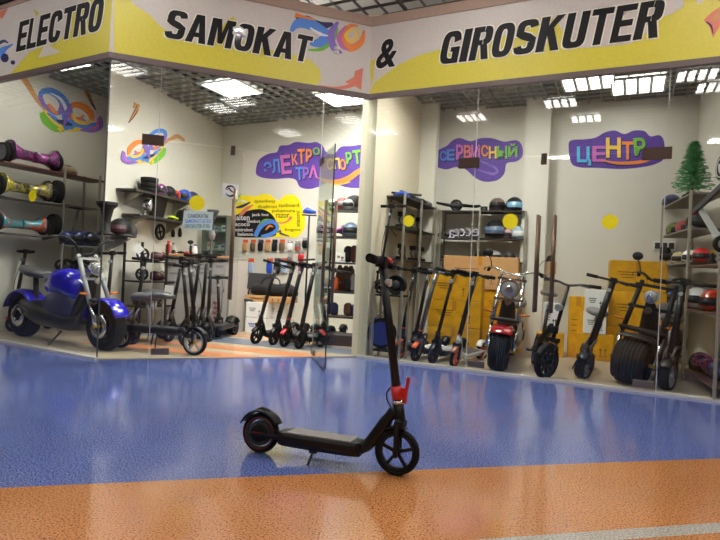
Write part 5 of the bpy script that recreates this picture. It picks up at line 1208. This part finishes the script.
# wall hangings under the lower wall shelf
def wallpx(px, py, o=.05):
    pl = Plane(w1, math.degrees(aW)); u, z = pl.sz(px, py); return pl.p(u, z, o)
p = wallpx(157, 232); t = thing('spare_wheel', 'black spoked wheel hanging on the wall under the lower black shelf', 'wheel', p, aW); spoked_wheel(t, 'tyre', (0, 0, 0), .12, .035, 4, MBLACK)
for px_, lb in ((171, 'black tool hanging left of the notice below the shelf'), (178, 'second black tool hanging beside it below the shelf')):
    p = wallpx(px_, 233, .03); t = thing('hanging_tool', lb, 'tool', p, aW); MB().tube([(0, 0, .07), (0, -.005, 0), (0, -.01, -.06)], [.018, .03, .022], 10).build('body', MBLACK, t); MB().cyl((0, .025, .08), (0, -.01, .08), .006, n=6).build('hook', GREY, t)
p = wallpx(189, 247, .12); t = thing('steering_knob', 'black joystick-like part standing at the back of the counter', 'part', ondesk(190, .42), 0); MB().cyl((0, 0, 0), (0, 0, .16), .012, n=8).build('rod', GREY, t); MB().ell((0, 0, .18), (.045, .03, .03), 12, 8).build('knob', MBLACK, t)
p = ondesk(211, .44); t = thing('counter_stand', 'dark pedestal with round top beyond the counter below the emblem sticker', 'stand', (p[0], p[1], 1.101), 0)
MB().lathe([(.06, 0), (.06, .015), (.018, .04), (.018, .50), (.06, .60), (.085, .64), (.085, .67)], (0, 0, 0), (0, 0, 1), 18).build('column', GREYD, t); MB().ell((0, 0, .30), (.05, .05, .08), 12, 8).build('collar', GREY, t)

# ---- rack beside the partition, left face (seen through the open door)
RM = rack('display_rack', 'steel rack of helmets and boards behind the open glass door', (-.46, 7.12), R(-10), .44, .34, [(1.775, 0, 1), (1.42, 0, 1), (1.08, 0, 1), (.70, 0, 1), (.38, 0, 1), (.14, 0, 1)], SHELFDK, ztop=1.9)
MB().box((.22, .17, .06), (.43, .33, .12)).build('base', mat('rack_base', srgb(70, 52, 44), .5), RM)
hat(RM, 333, .16, 1.776, 'white and black helmet at the left of the top shelf behind the door', WHITE, .09)
hat(RM, 342, .14, 1.776, 'red and grey helmet on the top shelf behind the open door', RED, .10, visor=GREY)
hat(RM, 348, .08, 1.776, 'silver helmet on the top shelf behind the open door', LGREY, .085)
p = rk_item(RM, 332, .16, 1.421); hoverboard('purple hoverboard on the second shelf behind the open door', p, R(-10), GALAXY, .34, .07)
hat(RM, 350.5, .10, 1.421, 'large grey-blue helmet on the second shelf by the column', mat('greyblue', srgb(92, 112, 140), .3, coat=.6), .12)
hat(RM, 354.5, .22, 1.776, 'large black helmet at the column end of the top shelf behind the door', MBLACK, .13, rz=-2.4)
p = rk_item(RM, 341, .12, 1.081); carton('small white carton with a label on the third shelf behind the door', p, R(-10), (.12, .12, .13), WHITE, PAPER)
random.seed(21)
for z, nm in ((.701, 'fourth'), (.381, 'fifth'), (1.081, 'third')):
    for k, px_ in enumerate((327, 334, 348, 354)):
        if z > 1 and k == 1: continue
        h = random.uniform(.16, .24); p = rk_item(RM, px_, .14, z); m = random.choice((mat('brown_leather', srgb(96, 66, 46), .5), MBLACK, ORANGE, GREY, DBLUE, mat('dark_maroon', (0, 0, 0))))
        t = thing('glove_pair', ('leftmost', 'second', 'third', 'rightmost')[k]+' dark protective pad on the %s shelf behind the open door' % nm, 'pad', p, R(-10+20*k)); MB().loft([(-.05, 0, h*.5, .04, h*.40), (-.02, 0, h*.5, .05, h*.5), (.02, 0, h*.5, .05, h*.48), (.05, 0, h*.45, .03, h*.36)], 12).build('shell', m, t); MB().box((0, -.03, h*.45), (.04, .012, h*.2)).build('strap', MBLACK, t)
for k, (px_, y0) in enumerate(((339, .30), (345, .27), (350, .30))):
    p = rk_item(RM, px_, .30, .701); t = thing('long_board', ('left', 'middle', 'right')[k]+' brown long board leaning in the rack behind the open door', 'board', p+Vector((0, 0, .0)), R(-10)); MB().loft([(0, 0, 0, .001, .001), (.001, 0, 0, .002, .002)], 4)
    bb = MB(); bb.prism([(-.04, 0), (.04, 0), (.05, .12), (.05, .28), (.02, .345), (-.02, .345), (-.05, .28), (-.05, .12)], lambda a, b_, tt: Vector((a, tt, b_)), -.008, .008); bb.build('deck', mat('brown_board', srgb(104, 70, 48), .5), t); MB().box((0, -.012, .11), (.05, .006, .04)).build('sticker', (GREY, ORANGE, WHITE)[k], t)

# ================================================================ RIGHT ROOM RACKS
aP = R(65.5)
RA = rack('display_rack', 'narrow steel rack along the partition behind the left yellow sticker', (.50, 6.62), aP, 1.30, .26, [(1.92, 0, 1), (1.55, 0, 1), (1.15, 0, 1)], SHELFDK, posts=((0, 0), (.5, 0), (1, 0), (0, 1), (1, 1)), ztop=1.94)
aB = ang2(bw1-bw0); 
RB = rack('display_rack', 'wide dark rack with helmets along the back wall under the middle graffiti', (1.12, 7.85), aB, 1.16, .30, [(1.90, 0, 1), (1.52, 0, 1), (1.20, 0, 1)], SHELFDK, posts=((0, 0), (.47, 0), (1, 0), (0, 1), (1, 1)), ztop=1.9)
# board with one wheel on top
p = rk_item(RB, 456, .14, 1.901); t = thing('one_wheel_board', 'black one-wheeled board lying on top of the back rack', 'board', p, aB)
spoked_wheel(t, 'wheel', (0, 0, .085), .085, .10, 0, GREYD)
bb = MB(); bb.loft([(-.34, 0, .15, .07, .012), (-.28, 0, .12, .09, .016), (-.10, 0, .085, .09, .022), (-.092, 0, .085, .06, .02)], 12); bb.build('front_footpad', MBLACK, t)
bb = MB(); bb.loft([(.092, 0, .085, .06, .02), (.10, 0, .085, .09, .022), (.28, 0, .07, .09, .016), (.34, 0, .08, .07, .012)], 12); bb.build('rear_footpad', MBLACK, t)
for y in (-1, 1): MB().bar((-.12, y*.075, .085), (.12, y*.075, .085), .012, .03, up=(0, 1, 0)).build('side_rail', GREYD, t)
p = rk_item(RB, 484, .14, 1.901); t = thing('small_camera', 'small black box between the one-wheeled board and the helmets', 'box', p, aB); MB().box((0, 0, .035), (.09, .07, .07)).build('body', MBLACK, t, bev=.006); MB().cyl((0, -.034, .035), (0, -.05, .035), .022, n=12).build('lens', GREYD, t)
hat(RB, 497, .14, 1.901, 'brown and silver helmet on top of the back rack', mat('helmet_brown', srgb(96, 78, 68), .3, coat=.6), .125, rz=-1.8, visor=MBLACK, stripes=WHITE)
hat(RB, 514, .14, 1.901, 'black helmet with pale blue visor on top of the back rack at its right end', MBLACK, .13, rz=-1.8, visor=mat('pale_blue_visor', srgb(130, 180, 210), .2), stripes=mat('pale_blue_visor', (0, 0, 0)))
hat(RB, 495, .12, 1.521, 'large black helmet with blue visor on the second level of the back rack', MBLACK, .165, rz=-1.9, visor=mat('greyblue', (0, 0, 0)))
hat(RB, 507, .10, 1.521, 'small pinkish helmet on the second level of the back rack', mat('pinkish', srgb(190, 150, 150), .4), .085, rz=-2.0)
hat(RB, 517, .14, 1.521, 'pale blue helmet at the right end of the second level of the back rack', mat('paleblue_shell', srgb(170, 196, 210), .3, coat=.5), .115, rz=-1.4, visor=WHITE)
for k, px_ in enumerate((442, 452, 463, 474)):
    p = rk_item(RB, px_, .16, 1.521); t = thing('knee_pad', ('leftmost', 'second', 'third', 'rightmost')[k]+' black protective pad on the second level of the back rack', 'pad', p, aB+R(10*k)); MB().loft([(-.06, 0, .03, .03, .02), (-.03, 0, .045, .06, .035), (.04, 0, .04, .06, .032), (.08, 0, .03, .03, .02)], 12).build('shell', MBLACK, t); MB().box((0, -.055, .03), (.08, .012, .03)).build('strap', GREYD, t)
for px_, m, r_, lb in ((480, MBLACK, .09, 'black ball-shaped helmet on the third level above the brown carton'), (495, LGREY, .095, 'silver ball-shaped helmet on the third level above the brown carton'), (509, GREYD, .09, 'dark grey helmet at the right of the third level above the brown carton')):
    hat(RB, px_, .12, 1.201, lb, m, r_)
p = rk_item(RB, 455, .12, 1.201); t = thing('long_tube', 'black curved handlebar tube lying on the third level of the back rack', 'part', p, aB); MB().curve([(-.2, 0, .03), (-.05, 0, .05), (.1, 0, .03), (.22, 0, .06)], .016, 8).build('tube', MBLACK, t); MB().cyl((.16, 0, .045), (.23, 0, .062), .022, n=10).build('grip', RUBBER, t)
# things on the partition rack
for k, (u, m, lb) in enumerate(((.22, BLUES, 'black and pale blue pad at the near end of the narrow rack top'), (.45, MBLACK, 'black pad second on the narrow rack top'), (.68, GREYD, 'dark grey pad third on the narrow rack top'), (.92, MBLACK, 'black strapped pad fourth on the narrow rack top'), (1.15, GREY, 'grey pad at the far end of the narrow rack top'))):
    p = on(RA, u, .12, 1.921); t = thing('wrist_guard', lb, 'pad', p, aP+R(90)); MB().loft([(-.09, 0, .03, .05, .02), (-.05, 0, .045, .08, .035), (.05, 0, .04, .08, .03), (.10, 0, .03, .05, .02)], 12).build('shell', m, t); MB().box((0, 0, .078), (.04, .10, .012)).build('strap', MBLACK, t)
for k, (u, z) in enumerate(((.25, 1.551), (.6, 1.551), (.95, 1.551), (.3, 1.151), (.75, 1.151), (1.1, 1.151))):
    p = on(RA, u, .13, z); lb = 'black camera-like device at the %s of the %s level of the narrow rack' % (('near end', 'middle', 'far end')[k % 3], ('second', 'third')[k//3])
    t = thing('gimbal', lb, 'device', p, aP+R(80)); MB().box((0, 0, .02), (.10, .10, .04)).build('base', MBLACK, t, bev=.006); MB().curve([(0, 0, .04), (.03, 0, .10), (.0, 0, .16)], .012, 8).build('arm', GREYD, t); MB().box((0, 0, .17), (.08, .06, .06)).build('head', MBLACK, t, bev=.008)
# low stand near the partition end, with electronics, and tall scooters
RS = rack('metal_stand', 'low steel stand with black glass top beside the painted column', (.175, 6.29), R(-26.4), .34, .20, [(.73, 0, 1), (.10, 0, 1)], MBLACK, ztop=.78)
p = rk_item(RS, 396, .11, .731); t = thing('speaker_drum', 'round black speaker on the glass-topped stand', 'speaker', p, R(-20)); MB().lathe([(.10, -.05), (.115, -.04), (.115, .03), (.10, .04), (.085, .015), (.03, .0)], (0, 0, .115), (0, -1, 0), 24).build('drum', MBLACK, t); MB().ell((0, -.03, .115), (.05, .02, .05), 14, 8).build('cone', GREYD, t)
p = rk_item(RS, 381, .10, .101); t = thing('blue_unicycle', 'blue electric unicycle with a silver frame on the low stand', 'unicycle', p, R(-12)); MB().lathe([(.12, -.05), (.165, -.05), (.175, 0), (.165, .05), (.12, .05)], (0, 0, .178), (0, 1, 0), 28, closed=True).build('tyre', RUBBER, t); MB().cyl((0, -.06, .178), (0, .06, .178), .135, n=28).build('shell', mat('unicycle_blue', srgb(36, 52, 130), .3, coat=.7), t)
for x in (-.10, .10): MB().curve([(x*1.15, -.07, .02), (x*1.2, -.075, .25), (x*.5, -.06, .38), (0, -.0, .42)], .011, 8).build('frame_tube', CHROME, t)
p = rk_item(RS, 379, .12, .731); kick_scooter('thin black scooter standing up on the glass-topped stand beside the column', (p.x, p.y, .731), R(-130), None, R(-2), H=1.03, wb=.34, bar=.20, stemr=.014, rf=.075, rrr=.075, deckz=(.06, .10), name='compact_scooter', padm=GREYD, deckw=.10)
p = on(RA, .16, .05, 1.151); t2_ = thing('high_scooter', 'black scooter with looping cable standing on the narrow rack', 'scooter', p, R(-104)); MB().tube([(0, 0, .08), (-.02, 0, .45), (-.05, 0, .82)], .014, 8).build('stem', MBLACK, t2_)
MB().tube([(-.05, -.19, .83), (-.05, .19, .80)], .014, 8).build('handlebar', MBLACK, t2_); MB().curve([(-.05, -.08, .82), (-.05, -.20, .70), (-.05, -.21, .45), (-.03, -.10, .28)], .006, 6).build('cable', MBLACK, t2_); MB().lathe([(.045, -.02), (.08, -.02), (.085, 0), (.08, .02), (.045, .02)], (0, 0, .085), (0, 1, 0), 20, closed=True).build('wheel', RUBBER, t2_); MB().box((.02, 0, .08), (.06, .04, .04)).build('motor', GREYD, t2_)

# ---- cartons
def cart_px(label, px, py, rz, size, m=YCARD, z=.004, back=0.0, tape=TAPE, **k):
    g = G(px, py); d = Vector((math.sin(R(rz)), -math.cos(R(rz)), 0)); p = g-d*(size[1]/2+back); return carton(label, (p.x, p.y, z), R(rz), size, m, tape, **k)
YG = 'yellow-wrapped boxes of the right room'
for k, (z, h) in enumerate(((.004, .33), (.336, .33), (.668, .34))):
    cart_px(('bottom', 'middle', 'top')[k]+' yellow-wrapped box of the tall stack behind the row of kick scooters', 452, 354, -20, (.66, .26, h), z=z, group=YG)
for k, (z, h) in enumerate(((.004, .42), (.426, .38))):
    cart_px(('lower', 'upper')[k]+' yellow-wrapped box left of the red moped, under the brown carton', 500, 352, -20, (.50, .36, h), z=z, group=YG)
cart_px('narrow yellow-wrapped box hidden behind the tall stack, under the brown carton', 462, 349.5, -20, (.36, .30, .80), group=YG)
cart_px('large brown cardboard box lying across the yellow boxes', 476, 350, -20, (.98, .34, .44), CARD, z=.808)
cart_px('upright narrow yellow-wrapped box right of the door handles', 576, 358, -20, (.22, .26, .78), group=YG)
cart_px('low yellow-wrapped box behind the small electric bike', 549, 357, -20, (.34, .16, .30), group=YG)
cart_px('low yellow-wrapped box under the white printed boxes', 594, 361, -20, (.42, .34, .33), group=YG)
cart_px('lower white printed box on the low yellow box by the off-road scooter', 593, 361, -20, (.26, .26, .27), WHITE, z=.336, tape=PAPER, group='white printed boxes of the right room', printm=GREYD)
cart_px('upper white printed box on the low yellow box by the off-road scooter', 594, 361, -20, (.27, .26, .27), WHITE, z=.608, tape=PAPER, group='white printed boxes of the right room', printm=GREYD)
cart_px('white printed box on the low yellow box behind the small electric bike', 549, 357, -20, (.20, .14, .38), WHITE, z=.306, tape=PAPER, group='white printed boxes of the right room', printm=GREYD)
cart_px('bottom wide yellow-wrapped box behind the black moped', 634, 363, -20, (.66, .30, .44), z=.004, group=YG)
cart_px('middle wide yellow-wrapped box behind the black moped', 634, 363, -20, (.66, .30, .44), z=.446, group=YG)
cart_px('top wide yellow-wrapped box behind the black moped', 634, 363, -20, (.64, .30, .38), z=.888, group=YG)
# device on the pilaster
pp = Plane((ql+qn*.26), math.degrees(ang2(qd))); u, z = pp.sz(552, 268); p = pp.p(u, z, .035)
t = thing('wall_box', 'small tan wooden box with a black dome on the pilaster', 'device', p, ang2(qd)); MB().box((0, 0, 0), (.11, .06, .16)).build('housing', CARD, t, bev=.004); MB().box((.0, -.032, .01), (.04, .006, .05)).build('faceplate', RED, t); MB().ell((-.02, 0, .10), (.06, .04, .07), 14, 8, zmin=-.2).build('dome', MBLACK, t); MB().curve([(-.05, .01, .10), (-.12, .01, .08), (-.16, .01, .02)], .005, 6).build('cable', MBLACK, t)
u, z = WPR.sz(664, 246); p = WPR.p(u, z, .02); t = thing('wall_socket_panel', 'white framed panel of dark sockets on the wall left of the right rack', 'panel', p, ang2(WPR.d)); MB().box((0, 0, 0), (.26, .03, .12)).build('frame', WHITE, t, bev=.004)
for x in (-.08, 0, .08): MB().box((x, -.016, 0), (.06, .004, .08)).build('socket', GREYD, t)

# ---- right wall rack
rA = (3.80, 6.97); aC = math.atan2(5.74-6.97, 3.42-3.80)
RC = rack('display_rack', 'corner steel rack with small Christmas tree by the right wall', rA, aC, 1.27, .34, [(1.97, 0, 1), (1.60, 0, 1), (1.24, 0, 1)], mat('shelf_pale', srgb(112, 106, 98), .45), ztop=1.99)
RD = rack('low_rack', 'low steel rack with brown base shelf at the right edge', (3.41, 5.72), aC, 1.0, .34, [(1.20, 0, 1), (.76, -.2, 1), (.12, -.1, 1)], mat('shelf_brown', srgb(92, 60, 44), .5), ztop=1.22)
MB().box((.62, .17, .755), (1.2, .34, .02)).build('shelf', mat('shelf_pale', (0, 0, 0)), RC)
# christmas tree
tp = rk_item(RC, 692, .10, 1.971); tr = thing('christmas_tree', 'small green artificial Christmas tree on top of the corner rack', 'tree', tp, 0)
MB().lathe([(.10, 0), (.10, .02), (.05, .05), (.03, .06)], (0, 0, 0), (0, 0, 1), 16).build('stand', MBLACK, tr); MB().cyl((0, 0, .04), (0, 0, .60), .010, .004, 8).build('trunk', mat('bark', srgb(80, 62, 44), .8), tr)
random.seed(4); nd = MB()
for k in range(270):
    h = .08+.52*(k/270)**.9; L = (.63-h)*.36*random.uniform(.75, 1.1)+.02; a = k*2.399; d = Vector((math.cos(a), math.sin(a), random.uniform(-.25, .15))); b0 = Vector((0, 0, h))
    for j in range(11):
        c_ = b0+d*L*(.15+.85*j/10); 
        for q in range(3):
            e = Vector((random.uniform(-1, 1), random.uniform(-1, 1), random.uniform(-.2, 1))).normalized()*.026+d*.014; s_ = d.cross(e).normalized()*.0045
            nd.add([c_-s_, c_+s_, c_+e], [(0, 1, 2)])
nd.build('needles', GREEN, tr)
hat(RC, 671, .12, 1.971, 'dark blue round helmet at the left of the top shelf beside the tree', DBLUE, .115)
for px_, m, r_, lb in ((675, mat('green_multi', srgb(110, 120, 60), .4, noise=.6, nscale=30), .11, 'green patterned ball helmet on the second shelf of the corner rack'), (684.5, mat('pinkred', srgb(170, 60, 66), .4), .10, 'red helmet in the middle of the second shelf of the corner rack'), (698, MBLACK, .125, 'black helmet with red flower mark on the second shelf of the corner rack')):
    h_ = hat(RC, px_, .14, 1.601, lb, m, r_)
for px_, m, lb in ((668, WHITE, 'black and white helmet at the left of the third shelf'), (679, mat('cream', srgb(210, 190, 150), .5), 'cream and orange helmet on the third shelf'), (690, WHITE, 'white helmet on the third shelf'), (701, RED, 'black and red helmet on the third shelf')):
    hat(RC, px_, .12, 1.241, lb+' of the corner rack', m, .095, rz=-2.2)
for px_, z, m, r_, lb in ((672, .766, BLUES, .12, 'bright blue helmet behind the far-right scooter bar'), (682, .766, MBLACK, .11, 'black helmet behind the far-right scooter bar'), (697, .766, WHITE, .135, 'white helmet on the shelf at the right edge'), (713, .766, REDS, .13, 'red and white helmet at the right edge shelf')):
    rk_ = RC if px_ < 684 else RD; hat(rk_, px_, .12, z, lb, m, r_, rz=-2.4)
for u, lb, m in ((.25, 'purple hoverboard on the brown base shelf at the right edge', GALAXY), (.80, 'dark blue hoverboard nearer on the brown base shelf at the right edge', DBLUE)):
    p = on(RD, u, .15, .121); hoverboard(lb, p, aC, m, .46, .08)
for k, u in enumerate((.2, .5, .8)):
    p = on(RD, u, .16, 1.201); t = thing('ornament', ('far', 'middle', 'near')[k]+' small dark ornament on the upper right-edge shelf', 'ornament', p, 0); MB().lathe([(.04, 0), (.045, .03), (.02, .07), (.035, .10), (.0, .13)], (0, 0, 0), (0, 0, 1), 14).build('body', (MBLACK, GREY, MBLACK)[k], t); MB().ell((0, 0, .14), (.02, .02, .02), 10, 6).build('top', BRASS, t)
# folded scooter leaning at the top right
t = wthing('folded_scooter', 'grey folded scooter frame leaning across the shelves at the right edge', 'scooter', at(706, 226, 5.5), aC); q1, q2, q3, q4 = at(693, 213, 5.75), at(724, 184, 5.2), at(701, 210, 5.65), at(722, 244, 5.25)
MB().bar(q1, q2, .035, .05).build('main_tube', GREYD, t); MB().bar(q3, q4, .04, .045).build('fork', LGREY, t); MB().cyl(q1-Vector((0, .05, 0)), q1+Vector((0, .05, 0)), .022, n=10).build('hinge', RED, t); MB().lathe([(.05, -.02), (.08, -.02), (.085, 0), (.08, .02), (.05, .02)], q4, (0, 1, 0), 20, closed=True).build('wheel', RUBBER, t)
# round crest on the right wall
WR = Plane(rr, math.degrees(math.atan2(rr.y-4.53, rr.x-3.62))+180); u, z = WR.sz(722, 168); p = WR.p(u, z, .0)
t = thing('wall_crest', 'black and white round crest on the right wall by the tree', 'emblem', p, ang2(WR.d)); MB().cyl((0, 0, 0), (0, -.02, 0), .135, n=28).build('disc', SBLACK, t)
MB().lathe([(.095, 0), (.112, 0), (.112, .004), (.095, .004)], (0, -.02, 0), (0, -1, 0), 28, closed=True).build('white_ring', WHITE, t); MB().prism([(-.045, .05), (.045, .05), (.04, -.02), (0, -.07), (-.04, -.02)], lambda a, b_, tt: Vector((a, -.02-tt, b_)), 0, .004).build('shield', WHITE, t)

# two more seated scooters crowded behind the blue moped
kick_scooter('black seated scooter with blue parts right behind the blue moped front wheel', (-2.62, 6.42, 0), R(-104), None, R(-3), H=1.0, wb=.6, bar=.18, rf=.11, rrr=.11, wtyre=.06, double=True, deckz=(.12, .18), accent=BLUES, seat=True, cat='electric scooter', name='seated_scooter')
kick_scooter('black scooter with raised handlebar behind the blue moped tank', (-2.98, 6.55, 0), R(-100), None, R(3), H=1.06, wb=.4, bar=.18, rf=.11, rrr=.11, wtyre=.06, double=True, deckz=(.12, .18), name='electric_scooter', cat='electric scooter')

# helmets, pads and boxes filling the corner rack shelves and the base of the low rack
for k, (px_, z, m, r_, lb) in enumerate(((684, .121, MBLACK, .12, 'black helmet at the far end of the brown base shelf'),)):
    p = on(RD, -.02, .16, z); helmet(lb, p, -2.3, m, r_)
for u, z, m, lb in ((.12, 1.241, MBLACK, 'black shoe-shaped roller skate at the far end of the third corner shelf'), (.85, .766, GREYD, 'dark roller skate on the fourth corner shelf behind the black moped')):
    p = on(RC, u, .10, z); t = thing('roller_skate', lb, 'skate', p, aC+R(60)); MB().loft([(-.13, 0, .09, .04, .035), (-.06, 0, .11, .05, .055), (.04, 0, .09, .05, .035), (.13, 0, .08, .035, .02)], 12).build('boot', m, t); MB().loft([(-.13, 0, .17, .03, .05), (-.10, 0, .17, .045, .06), (-.04, 0, .16, .045, .05), (-.02, 0, .15, .03, .04)], 10).build('cuff', m, t)
    for x in (-.10, -.03, .04, .11): MB().cyl((x, -.012, .03), (x, .012, .03), .03, n=12).build('wheel', LGREY, t)
